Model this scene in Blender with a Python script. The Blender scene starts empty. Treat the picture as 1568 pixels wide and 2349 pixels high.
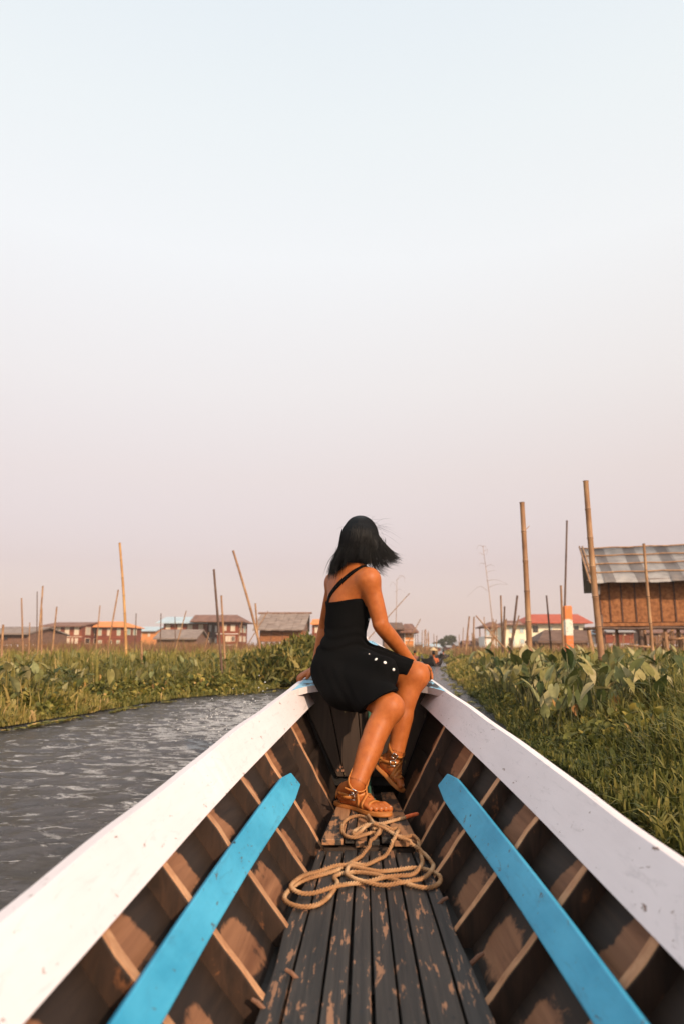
import bpy, math, random
import numpy as np
from mathutils import Vector, Matrix, Quaternion
sc = bpy.context.scene
col = sc.collection
rng = np.random.default_rng(7)
random.seed(7)

# ------------------------------------------------------------------ camera, sky, sun, exposure
FL = 0.06                      # height of the boat's floor boards above the water
CAMZ = 0.74
PITCH, YAW = math.radians(11.215), math.radians(1.747)
cam_d = bpy.data.cameras.new('camera'); cam = bpy.data.objects.new('camera', cam_d); col.objects.link(cam)
sc.camera = cam
cam.location = (0, 0, CAMZ)
cam.rotation_mode = 'XYZ'
cam.rotation_euler = (math.pi/2 + PITCH, 0, YAW)
cam_d.sensor_fit = 'VERTICAL'; cam_d.sensor_height = 36.0; cam_d.sensor_width = 24.0
cam_d.lens = 24.0
cam_d.clip_start = 0.05; cam_d.clip_end = 5000
cam_d.dof.use_dof = True; cam_d.dof.focus_distance = 3.0; cam_d.dof.aperture_fstop = 3.2

SUN_EL, SUN_AZ = math.radians(27), math.radians(149)     # azimuth clockwise from +Y (bow): behind the camera, to the right
world = bpy.data.worlds.new('World'); sc.world = world; world.use_nodes = True
wn = world.node_tree.nodes; wl = world.node_tree.links; wn.clear()
wo = wn.new('ShaderNodeOutputWorld')
sky = wn.new('ShaderNodeTexSky'); sky.sky_type = 'NISHITA'; sky.sun_disc = False
sky.sun_elevation = SUN_EL; sky.sun_rotation = SUN_AZ
sky.air_density = 1.0; sky.dust_density = 4.0; sky.ozone_density = 1.0
b1 = wn.new('ShaderNodeBackground'); b1.inputs['Strength'].default_value = 0.05
wl.new(sky.outputs['Color'], b1.inputs['Color'])
# thin evening haze veil, the same all the way round: pink above the horizon, pale blue-white overhead
tc = wn.new('ShaderNodeTexCoord'); sp = wn.new('ShaderNodeSeparateXYZ'); wl.new(tc.outputs['Generated'], sp.inputs[0])
rmp = wn.new('ShaderNodeValToRGB'); wl.new(sp.outputs['Z'], rmp.inputs[0])
e = rmp.color_ramp.elements
SKYC = [(0.022, (0.785, 0.615, 0.575)), (0.115, (0.725, 0.542, 0.505)), (0.24, (0.835, 0.682, 0.605)), (0.36, (0.921, 0.833, 0.762)), (0.52, (0.991, 0.977, 0.941)), (0.648, (0.949, 0.979, 0.957)), (0.743, (0.9, 0.952, 0.961)), (1.0, (0.837, 0.885, 0.894))]
while len(e) < len(SKYC): e.new(0.5)
for el, (p_, c_) in zip(e, SKYC): el.position = p_; el.color = (*c_, 1)
b2 = wn.new('ShaderNodeBackground'); b2.inputs['Strength'].default_value = 0.86
wl.new(rmp.outputs['Color'], b2.inputs['Color'])
ad = wn.new('ShaderNodeAddShader'); wl.new(b1.outputs[0], ad.inputs[0]); wl.new(b2.outputs[0], ad.inputs[1])
wl.new(ad.outputs[0], wo.inputs['Surface'])

sun_d = bpy.data.lights.new('sun', 'SUN'); sun = bpy.data.objects.new('sun', sun_d); col.objects.link(sun)
sun_d.energy = 4.5; sun_d.angle = math.radians(0.6); sun_d.color = (1.0, .755, .54)
sdir = Vector((math.sin(SUN_AZ)*math.cos(SUN_EL), math.cos(SUN_AZ)*math.cos(SUN_EL), math.sin(SUN_EL)))
sun.rotation_mode = 'QUATERNION'; sun.rotation_quaternion = sdir.to_track_quat('Z', 'Y')
sc.view_settings.view_transform = 'Standard'; sc.view_settings.look = 'None'
sc.view_settings.exposure = 0.0; sc.view_settings.gamma = 1.0
sc.cycles.use_denoising = True
sc.cycles.max_bounces = 6; sc.cycles.diffuse_bounces = 3; sc.cycles.glossy_bounces = 3; sc.cycles.transmission_bounces = 4
sc.cycles.volume_bounces = 0

# ------------------------------------------------------------------ turning picture positions into places
F_, CX, CY = 1566.0, 784.0, 1174.5          # picture measured at 1568 x 2349
_fw = np.array([-math.sin(YAW)*math.cos(PITCH), math.cos(YAW)*math.cos(PITCH), math.sin(PITCH)])
_rt = np.array([math.cos(YAW), math.sin(YAW), 0.0]); _up = np.cross(_rt, _fw)
def ray(x, y): return _fw + _rt*((x-CX)/F_) - _up*((y-CY)/F_)
def P(x, y, Y):                              # point on that sight line standing Y metres ahead
    d = ray(x, y); p = d*(Y/d[1]); p[2] += CAMZ; return p
def G(x, y, z=0.0):                          # point on that sight line at height z
    d = ray(x, y); t = (z-CAMZ)/d[2]; p = d*t; p[2] = z; return p
def px_of(p):
    q = np.array(p, float) - np.array([0, 0, CAMZ]); d = q@_fw
    return CX + F_*(q@_rt)/d, CY - F_*(q@_up)/d

# ------------------------------------------------------------------ materials
MATS = {}
def new_mat(name):
    m = bpy.data.materials.new(name); m.use_nodes = True
    MATS[name] = m
    return m, m.node_tree.nodes, m.node_tree.links, m.node_tree.nodes['Principled BSDF']
def coords(N, L, scale=(1, 1, 1), kind='Object', rot=(0, 0, 0)):
    t = N.new('ShaderNodeTexCoord'); mp = N.new('ShaderNodeMapping')
    mp.inputs['Scale'].default_value = scale; mp.inputs['Rotation'].default_value = rot
    L.new(t.outputs[kind], mp.inputs['Vector']); return mp.outputs['Vector']
def noise(N, L, vec, scale, detail=4, rough=.55, dist=0.0):
    n = N.new('ShaderNodeTexNoise'); n.inputs['Scale'].default_value = scale
    n.inputs['Detail'].default_value = detail; n.inputs['Roughness'].default_value = rough
    n.inputs['Distortion'].default_value = dist
    L.new(vec, n.inputs['Vector']); return n.outputs['Fac']
def ramp(N, L, fac, stops):
    r = N.new('ShaderNodeValToRGB'); L.new(fac, r.inputs[0]); e = r.color_ramp.elements
    while len(e) < len(stops): e.new(.5)
    for el, (p, c) in zip(e, stops):
        el.position = p; el.color = (*c, 1) if len(c) == 3 else c
    return r.outputs['Color']
def g3(v): return (v, v, v)
def mix(N, L, fac, a, b, mode='MIX'):
    m = N.new('ShaderNodeMix'); m.data_type = 'RGBA'; m.blend_type = mode
    for sock, v in ((m.inputs[0], fac), (m.inputs[6], a), (m.inputs[7], b)):
        if hasattr(v, 'links') or hasattr(v, 'is_linked'): L.new(v, sock)
        elif isinstance(v, (int, float)): sock.default_value = v
        else: sock.default_value = (*v, 1)
    return m.outputs[2]
def bump(N, L, B, h, strength=.4, dist=.01):
    b = N.new('ShaderNodeBump'); b.inputs['Strength'].default_value = strength; b.inputs['Distance'].default_value = dist
    L.new(h, b.inputs['Height']); L.new(b.outputs[0], B.inputs['Normal'])
def rnd(N): return N.new('ShaderNodeObjectInfo').outputs['Random']

def simple(name, c1, c2, scale=8, rough=.7, bmp=.2, dist=.005, stretch=(1, 1, 1), lo=.35, hi=.65, vary=0.0, spec=.3):
    m, N, L, B = new_mat(name)
    v = coords(N, L, stretch); f = noise(N, L, v, scale, 5)
    c = ramp(N, L, f, [(lo, c1), (hi, c2)])
    if vary:
        hv = N.new('ShaderNodeHueSaturation'); mr = N.new('ShaderNodeMapRange')
        L.new(rnd(N), mr.inputs[0]); mr.inputs[3].default_value = 1-vary; mr.inputs[4].default_value = 1+vary
        L.new(mr.outputs[0], hv.inputs['Value']); L.new(c, hv.inputs['Color']); c = hv.outputs[0]
    L.new(c, B.inputs['Base Color']); B.inputs['Roughness'].default_value = rough
    B.inputs['Specular IOR Level'].default_value = spec
    if bmp: bump(N, L, B, f, bmp, dist)
    return m

def wood(name, dark, light, wear=None, wear_pos=(.5, .6), grain=(30, 2.0, 30), rough=.65, wear_scale=7, wear_stretch=(1.6, .7, 1.6), bmp=.35, vary=.12, specks=None):
    """grain along Y; optional worn patches of bare timber"""
    m, N, L, B = new_mat(name)
    v = coords(N, L, grain); f = noise(N, L, v, 1.0, 6, .6, .6)
    c = ramp(N, L, f, [(.3, dark), (.7, light)])
    h = f
    if wear:
        vw = coords(N, L, wear_stretch); fw_ = noise(N, L, vw, wear_scale, 8, .68, .3)
        # fine grain breaks the edge of the patches
        ma = N.new('ShaderNodeMath'); ma.operation = 'MULTIPLY_ADD'; L.new(f, ma.inputs[0]); ma.inputs[1].default_value = .28; L.new(fw_, ma.inputs[2])
        ms = ramp(N, L, ma.outputs[0], [(wear_pos[0]+.14, g3(0)), (wear_pos[1]+.14, g3(1))])
        wc = ramp(N, L, f, [(.25, tuple(x*.62 for x in wear)), (.75, wear)])
        c = mix(N, L, ms, c, wc)
    if specks:
        vs = coords(N, L, (1, .6, 1)); vo = N.new('ShaderNodeTexVoronoi'); vo.inputs['Scale'].default_value = 22; L.new(vs, vo.inputs['Vector'])
        ks = ramp(N, L, vo.outputs['Distance'], [(.05, g3(1)), (.14, g3(0))])
        c = mix(N, L, ks, c, specks)
    if vary:
        hv = N.new('ShaderNodeHueSaturation'); mr = N.new('ShaderNodeMapRange')
        L.new(rnd(N), mr.inputs[0]); mr.inputs[3].default_value = 1-vary; mr.inputs[4].default_value = 1+vary
        L.new(mr.outputs[0], hv.inputs['Value']); L.new(c, hv.inputs['Color']); c = hv.outputs[0]
    L.new(c, B.inputs['Base Color']); B.inputs['Roughness'].default_value = rough; B.inputs['Specular IOR Level'].default_value = .3
    bump(N, L, B, h, bmp, .004)
    return m

def paint(name, c1, c2, chip, chip_pos=.68, rough=.45, scale=3.0, chip_scale=14, grain=.25, pit=None):
    """brushed paint over wood: faint streaks, small chips down to the timber, soft dents"""
    m, N, L, B = new_mat(name)
    v = coords(N, L, (1, .6, 1)); f = noise(N, L, v, scale, 6, .62, .2)
    c = ramp(N, L, f, [(.3, c1), (.72, c2)])
    vg = coords(N, L, (40, 3, 40)); fg = noise(N, L, vg, 1, 5, .6)
    c = mix(N, L, .10, c, ramp(N, L, fg, [(.3, tuple(x*.55 for x in c1)), (.7, c2)]))
    sc1 = noise(N, L, coords(N, L, (7, 1.2, 7)), 6, 6, .7, 1.2); c = mix(N, L, ramp(N, L, sc1, [(.56, g3(0)), (.72, g3(.55))]), c, tuple(min(1, x*.62+.03) for x in c1))
    vc = coords(N, L, (1, .55, 1)); fc = noise(N, L, vc, chip_scale, 9, .66, .5)
    ms = ramp(N, L, fc, [(chip_pos, g3(0)), (chip_pos+.02, g3(1))])
    c = mix(N, L, ms, c, chip)
    if pit:
        vo = N.new('ShaderNodeTexVoronoi'); vo.inputs['Scale'].default_value = 7; L.new(coords(N, L, (1.6, .9, 1.6)), vo.inputs['Vector'])
        c = mix(N, L, ramp(N, L, vo.outputs['Distance'], [(.035, g3(1)), (.07, g3(0))]), c, pit)
    L.new(c, B.inputs['Base Color']); B.inputs['Roughness'].default_value = rough; B.inputs['Specular IOR Level'].default_value = .35
    sb = N.new('ShaderNodeMath'); sb.operation = 'MULTIPLY_ADD'; L.new(fg, sb.inputs[0]); sb.inputs[1].default_value = grain; L.new(f, sb.inputs[2])
    s2 = N.new('ShaderNodeMath'); s2.operation = 'SUBTRACT'; L.new(sb.outputs[0], s2.inputs[0]); L.new(ms, s2.inputs[1])
    bump(N, L, B, s2.outputs[0], .35, .003)
    return m

M_white = paint('white_paint', (.70, .625, .630), (.80, .725, .735), (.24, .16, .13), .645, .5, 2.2, 46)
M_blue = paint('blue_paint', (.022, .27, .45), (.080, .45, .67), (.09, .13, .15),   .635, .5, 6.0, 44, .4, pit=(.015, .035, .05))
M_bluechip = paint('chipped_blue_paint', (.16, .43, .62), (.26, .52, .68), (.02, .022, .025), .52, .5, 4.0, 14)
def hull_mat():
    m, N, L, B = new_mat('hull_inside_wood')
    f = noise(N, L, coords(N, L, (9, 2.0, 34)), 1.0, 7, .62, .8); n2 = noise(N, L, coords(N, L, (2, 1.6, 2)), 7, 6, .65, .4)
    darker = ramp(N, L, f, [(.3, (.014, .009, .007)), (.75, (.040, .024, .016))]); lighter = ramp(N, L, f, [(.28, (.16, .066, .032)), (.72, (.33, .155, .078))])  # dark tone and lighter tone of the planks
    a = N.new('ShaderNodeAttribute'); a.attribute_name = 'lighter'
    def mt(op, x, y):
        q = N.new('ShaderNodeMath'); q.operation = op
        for i_, v_ in ((0, x), (1, y)):
            if isinstance(v_, (int, float)): q.inputs[i_].default_value = v_
            else: L.new(v_, q.inputs[i_])
        return q.outputs[0]
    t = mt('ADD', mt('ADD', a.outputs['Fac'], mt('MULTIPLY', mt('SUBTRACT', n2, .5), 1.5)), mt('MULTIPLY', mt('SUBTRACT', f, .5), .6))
    L.new(mix(N, L, ramp(N, L, t, [(.40, g3(0)), (.60, g3(1))]), darker, lighter), B.inputs['Base Color']); B.inputs['Roughness'].default_value = .62; B.inputs['Specular IOR Level'].default_value = .3
    bump(N, L, B, f, .35, .004); return m
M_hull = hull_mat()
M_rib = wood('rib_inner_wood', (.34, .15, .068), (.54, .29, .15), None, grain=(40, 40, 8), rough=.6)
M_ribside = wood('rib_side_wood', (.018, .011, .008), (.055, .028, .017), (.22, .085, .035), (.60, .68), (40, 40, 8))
M_floor = wood('painted_floor_board', (.015, .0135, .0125), (.046, .039, .034), (.33, .165, .09), (.575, .605), (70, 2.0, 70), .55, 17, (3.0, .55, 2.0), .5, .22, (.015, .016, .018))
M_foreb = wood('worn_fore_board', (.022, .019, .017), (.05, .042, .036), (.38, .185, .09), (.44, .50), (55, 2.2, 55), .55, 8, (2.0, .9, 2.0), .4, .15)
M_bulk = wood('bulkhead_wood', (.030, .020, .015), (.055, .036, .026), (.25, .20, .10), (.665, .70), (40, 40, 3), .5, 12, (2.5, 2.5, .8), .25)
M_bilge = simple('bilge_tar', (.008, .007, .006), (.016, .013, .011), 6, .6)
M_hullout = simple('tarred_hull_outside', (.02, .015, .012), (.04, .03, .024), 6, .6)
M_peg = wood('peg_wood', (.14, .06, .035), (.24, .12, .07), None, grain=(30, 30, 30))

# ------------------------------------------------------------------ mesh helpers
def link(me, name, mat=None, parent=None, smooth=False):
    if mat is not None:
        for m_ in (mat if isinstance(mat, (list, tuple)) else [mat]): me.materials.append(m_)
    o = bpy.data.objects.new(name, me); col.objects.link(o)
    if smooth: me.polygons.foreach_set('use_smooth', [True]*len(me.polygons))
    if parent is not None:
        o.parent = parent; o.matrix_parent_inverse = base_inv(parent)
    return o
def base_inv(p):
    m = Matrix.Identity(4); q = p; chain = []
    while q is not None: chain.append(q); q = q.parent
    for q in reversed(chain):
        m = m @ (q.matrix_parent_inverse if q.parent else Matrix.Identity(4)) @ Matrix.LocRotScale(q.location, q.rotation_euler.to_quaternion(), q.scale)
    return m.inverted()
class MB:
    """collects simple solids into ONE mesh"""
    def __init__(s): s.v = []; s.f = []; s.mi = []; s.cur = 0
    def add(s, vs, fs):
        b = len(s.v); s.v += [tuple(map(float, q)) for q in vs]; s.f += [tuple(b+i for i in q) for q in fs]; s.mi += [s.cur]*len(fs); return s
    def box(s, a, b):
        x0, y0, z0 = a; x1, y1, z1 = b
        return s.add([(x0,y0,z0),(x1,y0,z0),(x1,y1,z0),(x0,y1,z0),(x0,y0,z1),(x1,y0,z1),(x1,y1,z1),(x0,y1,z1)],
            [(0,3,2,1),(4,5,6,7),(0,1,5,4),(1,2,6,5),(2,3,7,6),(3,0,4,7)])
    def hexa(s, q):      # 8 corners, bottom loop then top loop
        return s.add(q, [(0,3,2,1),(4,5,6,7),(0,1,5,4),(1,2,6,5),(2,3,7,6),(3,0,4,7)])
    def loft(s, rings, closed=True, caps=True):
        n = len(rings[0]); b = len(s.v); fs = []
        for r in rings: s.v += [tuple(map(float, q)) for q in r]
        for i in range(len(rings)-1):
            for j in range(n if closed else n-1):
                k = (j+1) % n; fs.append((b+i*n+j, b+i*n+k, b+(i+1)*n+k, b+(i+1)*n+j))
        if caps and closed:
            fs.append(tuple(b+j for j in reversed(range(n)))); fs.append(tuple(b+(len(rings)-1)*n+j for j in range(n)))
        s.f += fs; s.mi += [s.cur]*len(fs); return s
    def tube(s, pts, rad, n=8, caps=True):
        pts = [np.array(p, float) for p in pts]; m = len(pts)
        if np.isscalar(rad): rad = [rad]*m
        rings = []; u = None
        for i in range(m):
            t = pts[min(i+1, m-1)]-pts[max(i-1, 0)]; t = t/(np.linalg.norm(t)+1e-12)
            if u is None:
                a = np.array([0, 0, 1.0]) if abs(t[2]) < .9 else np.array([1.0, 0, 0]); u = np.cross(t, a)
            u = u - t*(u@t); u /= np.linalg.norm(u)+1e-12; w = np.cross(t, u)
            rings.append([pts[i]+rad[i]*(math.cos(2*math.pi*j/n)*u+math.sin(2*math.pi*j/n)*w) for j in range(n)])
        return s.loft(rings, True, caps)
    def me(s, name):
        m = bpy.data.meshes.new(name); m.from_pydata(s.v, [], s.f)
        if any(s.mi): m.polygons.foreach_set('material_index', s.mi)
        m.update(); return m
    def build(s, name, mat, parent=None, smooth=False, bevel=0):
        o = link(s.me(name), name, mat, parent, smooth)
        if bevel:
            b = o.modifiers.new('bevel', 'BEVEL'); b.width = bevel; b.segments = 2; b.limit_method = 'ANGLE'; b.angle_limit = math.radians(35)
        return o
def tag(o, label=None, cat=None, group=None, kind=None):
    for k, v in (('label', label), ('category', cat), ('group', group), ('kind', kind)):
        if v: o[k] = v
    return o
def empty(name, loc, label=None, cat=None, group=None, kind=None):
    o = bpy.data.objects.new(name, None); col.objects.link(o); o.location = tuple(map(float, loc)); o.empty_display_size = .1
    return tag(o, label, cat, group, kind)
def np_mesh(name, V, Fq, mi=None):
    """V (n,3), Fq list of int arrays (m,k)"""
    me = bpy.data.meshes.new(name); V = np.asarray(V, np.float32)
    me.vertices.add(len(V)); me.vertices.foreach_set('co', V.ravel())
    if not isinstance(Fq, list): Fq = [Fq]
    loops = np.concatenate([f.ravel() for f in Fq]).astype(np.int32)
    tot = np.concatenate([np.full(len(f), f.shape[1]) for f in Fq]).astype(np.int32)
    st = np.concatenate([[0], np.cumsum(tot)[:-1]]).astype(np.int32)
    me.loops.add(len(loops)); me.loops.foreach_set('vertex_index', loops)
    me.polygons.add(len(tot)); me.polygons.foreach_set('loop_start', st); me.polygons.foreach_set('loop_total', tot)
    if mi is not None: me.polygons.foreach_set('material_index', np.asarray(mi, np.int32))
    me.update(calc_edges=True); me.validate(); return me
def crom(pts, n=10):
    p = [np.array(q, float) for q in pts]; p = [2*p[0]-p[1]] + p + [2*p[-1]-p[-2]]; out = []
    for i in range(1, len(p)-2):
        for k in range(n):
            t = k/n; a, b, c, d = p[i-1], p[i], p[i+1], p[i+2]
            out.append(.5*((2*b)+(-a+c)*t+(2*a-5*b+4*c-d)*t*t+(-a+3*b-3*c+d)*t**3))
    out.append(p[-2]); return np.array(out)

# smooth value noise on arrays
_perm = np.random.default_rng(3).random((64, 64, 64)).astype(np.float32)
def vnoise(x, y, z=0.0):
    x = np.asarray(x, float); y = np.asarray(y, float); z = np.asarray(z, float)+0*x
    xi, yi, zi = np.floor(x).astype(int), np.floor(y).astype(int), np.floor(z).astype(int)
    u, v, w = x-xi, y-yi, z-zi; u, v, w = u*u*(3-2*u), v*v*(3-2*v), w*w*(3-2*w)
    g = lambda a, b, c: _perm[(xi+a) & 63, (yi+b) & 63, (zi+c) & 63]
    L_ = lambda a, b, t: a+(b-a)*t
    return L_(L_(L_(g(0,0,0), g(1,0,0), u), L_(g(0,1,0), g(1,1,0), u), v), L_(L_(g(0,0,1), g(1,0,1), u), L_(g(0,1,1), g(1,1,1), u), v), w)

# ------------------------------------------------------------------ implicit surfaces (for bodies and clothes)
class SDF:
    def __init__(s, lo, hi, h):
        s.lo = np.array(lo, float); s.h = h; s.n = np.ceil((np.array(hi)-s.lo)/h).astype(int)+1
        s.f = np.full(s.n, 1.0, np.float32)
    def _win(s, lo, hi, pad):
        a = np.clip(np.floor((np.array(lo)-pad-s.lo)/s.h).astype(int), 0, s.n); b = np.clip(np.ceil((np.array(hi)+pad-s.lo)/s.h).astype(int)+1, 0, s.n)
        sl = tuple(slice(i, j) for i, j in zip(a, b))
        ax = [(s.lo[k]+np.arange(a[k], b[k])*s.h).astype(np.float32) for k in range(3)]
        return sl, ax[0][:, None, None], ax[1][None, :, None], ax[2][None, None, :]
    def _merge(s, sl, d, k, cut, xyz, sub=False):
        for (c, n) in cut or ():
            n = np.array(n, float)/np.linalg.norm(n); d = np.maximum(d, (xyz[0]-c[0])*n[0]+(xyz[1]-c[1])*n[1]+(xyz[2]-c[2])*n[2])
        f = s.f[sl]
        if sub: s.f[sl] = np.maximum(f, -d); return
        if k <= 0: s.f[sl] = np.minimum(f, d); return
        t = np.clip(.5+.5*(d-f)/k, 0, 1); s.f[sl] = d*(1-t)+f*t-k*t*(1-t)
    def cone(s, a, b, ra, rb, k=.02, cut=None, sub=False):
        a = np.array(a, float); b = np.array(b, float); R = max(ra, rb)
        sl, x, y, z = s._win(np.minimum(a, b)-R, np.maximum(a, b)+R, k+.012)
        if any(q.stop <= q.start for q in sl): return s
        d = b-a; L2 = float(d@d)+1e-12
        t = np.clip(((x-a[0])*d[0]+(y-a[1])*d[1]+(z-a[2])*d[2])/L2, 0, 1)
        ds = np.sqrt((x-a[0]-t*d[0])**2+(y-a[1]-t*d[1])**2+(z-a[2]-t*d[2])**2)-(ra+(rb-ra)*t)
        s._merge(sl, ds, k, cut, (x, y, z), sub); return s
    def ell(s, c, r, ax=None, k=.02, cut=None, sub=False):
        c = np.array(c, float); r = np.array(r, float); R = r.max(); ax = np.eye(3) if ax is None else np.array(ax, float)
        ext = np.sqrt(((ax*r[:, None])**2).sum(0))
        sl, x, y, z = s._win(c-ext, c+ext, k+.012)
        if any(q.stop <= q.start for q in sl): return s
        X, Y, Z = x-c[0], y-c[1], z-c[2]; q2 = 0; g2 = 0
        for i in range(3):
            u = X*ax[i, 0]+Y*ax[i, 1]+Z*ax[i, 2]; q2 = q2+(u/r[i])**2; g2 = g2+(u/r[i]**2)**2
        q = np.sqrt(q2)+1e-9; ds = q*(q-1)/(np.sqrt(g2)+1e-9)
        s._merge(sl, ds, k, cut, (x, y, z), sub); return s
    def chain(s, pts, rad, k=.02, cut=None):
        pts = [np.array(p, float) for p in pts]
        if len(pts) > 3:                                   # round the bends and the taper
            c = crom([np.r_[p, r_] for p, r_ in zip(pts, rad)], 3); pts = [q[:3] for q in c]; rad = [q[3] for q in c]
        R = max(rad); A = np.array(pts)
        sl, x, y, z = s._win(A.min(0)-R, A.max(0)+R, k+.012)
        if any(q.stop <= q.start for q in sl): return s
        best = None
        for i in range(len(pts)-1):
            a, d = pts[i], pts[i+1]-pts[i]; L2 = float(d@d)+1e-12
            t = np.clip(((x-a[0])*d[0]+(y-a[1])*d[1]+(z-a[2])*d[2])/L2, 0, 1)
            ds = np.sqrt((x-a[0]-t*d[0])**2+(y-a[1]-t*d[1])**2+(z-a[2]-t*d[2])**2)-(rad[i]+(rad[i+1]-rad[i])*t)
            best = ds if best is None else np.minimum(best, ds)
        s._merge(sl, best, k, cut, (x, y, z)); return s
    def halfspace_cut(s, c, n):
        n = np.array(n, float)/np.linalg.norm(n); ax = [(s.lo[k]+np.arange(s.n[k])*s.h).astype(np.float32) for k in range(3)]
        d = (ax[0][:, None, None]-c[0])*n[0]+(ax[1][None, :, None]-c[1])*n[1]+(ax[2][None, None, :]-c[2])*n[2]
        s.f = np.maximum(s.f, d); return s
    def sample(s, p):
        q = (np.array(p, float)-s.lo)/s.h; i = np.clip(np.floor(q).astype(int), 0, s.n-2); t = q-i; v = 0
        for dx in (0, 1):
            for dy in (0, 1):
                for dz in (0, 1):
                    v += s.f[i[0]+dx, i[1]+dy, i[2]+dz]*(t[0] if dx else 1-t[0])*(t[1] if dy else 1-t[1])*(t[2] if dz else 1-t[2])
        return float(v)
    def grad(s, p, e=None):
        e = e or s.h*1.5; p = np.array(p, float)
        g = np.array([s.sample(p+np.eye(3)[k]*e)-s.sample(p-np.eye(3)[k]*e) for k in range(3)]); return g/(np.linalg.norm(g)+1e-9)
    def snap(s, p, off=0.0, it=12):
        p = np.array(p, float)
        for _ in range(it):
            d = s.sample(p)-off
            if abs(d) > .3: break
            p = p-s.grad(p)*d*.8
        return p
    def mesh(s, name, smooth_it=1, raw=False):
        f = s.f; n = s.n; neg = f < 0
        c = [neg[i:n[0]-1+i, j:n[1]-1+j, k:n[2]-1+k] for i in (0, 1) for j in (0, 1) for k in (0, 1)]
        allin = np.logical_and.reduce(c); anyin = np.logical_or.reduce(c); act = anyin & ~allin
        I, J, K = np.nonzero(act); idx = np.full(act.shape, -1, np.int32); idx[I, J, K] = np.arange(len(I))
        corners = [(i, j, k) for i in (0, 1) for j in (0, 1) for k in (0, 1)]
        cv = np.stack([f[I+a, J+b, K+d] for a, b, d in corners], 1)
        acc = np.zeros((len(I), 3)); cnt = np.zeros(len(I))
        for a in range(8):
            for b in range(a+1, 8):
                A, Bc = np.array(corners[a]), np.array(corners[b])
                if abs(A-Bc).sum() != 1: continue
                va, vb = cv[:, a], cv[:, b]; m = (va < 0) != (vb < 0); t = np.where(m, va/(va-vb+1e-20), 0)
                acc += np.where(m[:, None], A+(Bc-A)*t[:, None], 0); cnt += m
        V = s.lo+(np.stack([I, J, K], 1)+acc/cnt[:, None])*s.h
        Fq = []
        for ax in range(3):
            d = [0, 0, 0]; d[ax] = 1
            a = neg[:-1 if ax == 0 else None, :-1 if ax == 1 else None, :-1 if ax == 2 else None]
            b = neg[1 if ax == 0 else 0:, 1 if ax == 1 else 0:, 1 if ax == 2 else 0:]
            E = np.nonzero(a != b); inside = a[E]
            o1, o2 = [(1, 2), (2, 0), (0, 1)][ax]
            ok = (E[o1] > 0) & (E[o2] > 0) & (E[o1] < n[o1]-1) & (E[o2] < n[o2]-1)
            E = [e_[ok] for e_ in E]; inside = inside[ok]
            def at(u, v):
                q = [e_.copy() for e_ in E]; q[o1] -= u; q[o2] -= v; return idx[q[0], q[1], q[2]]
            quad = np.stack([at(1, 1), at(0, 1), at(0, 0), at(1, 0)], 1)
            quad[~inside] = quad[~inside][:, ::-1]; Fq.append(quad)
        Fq = np.concatenate(Fq); Fq = Fq[(Fq >= 0).all(1)]
        for _ in range(smooth_it):
            S = np.zeros_like(V); C = np.zeros(len(V))
            for k in range(4):
                u, w = Fq[:, k], Fq[:, (k+1) % 4]
                for ax in range(3): S[:, ax] += np.bincount(u, V[w, ax], len(V)) + np.bincount(w, V[u, ax], len(V))
                C += np.bincount(u, minlength=len(V)) + np.bincount(w, minlength=len(V))
            V = V*.5+.5*S/np.maximum(C, 1)[:, None]
        return (V, Fq) if raw else np_mesh(name, V, Fq)
def unit(v): v = np.array(v, float); return v/np.linalg.norm(v)

# ------------------------------------------------------------------ water (open sheet, fine near the boat, coarse far off)
def axis(fine_lo, fine_hi, step, far_lo, far_hi, grow=1.12):
    a = list(np.arange(fine_lo, fine_hi+1e-6, step)); s = step; x = fine_hi
    while x < far_hi: s *= grow; x += s; a.append(x)
    s = step; x = fine_lo
    while x > far_lo: s *= grow; x -= s; a.insert(0, x)
    return np.array(a)
wx, wy = axis(-4.6, 3.2, .035, -1500, 1500), axis(.6, 16, .04, -1500, 2200)
WX, WY = np.meshgrid(wx, wy)
def waves(x, y):
    d = .24*(vnoise(x*1.3+3, y*2.0)-.5) + .30*(vnoise(x*3.6+9, y*6.0, 2)-.5) + .28*(vnoise(x*8, y*12, 4)-.5) + .20*(vnoise(x*14, y*19, 6)-.5)
    r = np.hypot(x+.6, y-3.4)
    d += .10*np.sin((x*.9-y*.42)*5.2+2.4*vnoise(x*.8, y*.8, 8))*np.clip(1.2-np.abs(x+2)/2.4, 0, 1)
    return d
far = np.clip(1-np.hypot(WX, WY-4)/26, 0, 1)
amp = .05*far+.004*(far > 0)
inside = np.clip((np.abs(WX-.018)-.62)/.15, 0, 1); inside = np.where(WY > 5.4, 1, inside)
WZ = waves(WX, WY)*amp*inside
nx, ny = len(wx), len(wy)
ii = np.arange(nx*ny).reshape(ny, nx)
Fw = np.stack([ii[:-1, :-1], ii[:-1, 1:], ii[1:, 1:], ii[1:, :-1]], -1).reshape(-1, 4)
m, N, L, B = new_mat('canal_water')
vv = coords(N, L, (1, 1.5, 1)); n1 = noise(N, L, vv, 24, 6, .66, .3)
B.inputs['Base Color'].default_value = (.020, .024, .030, 1); B.inputs['Roughness'].default_value = .16; B.inputs['IOR'].default_value = 1.33
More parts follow.
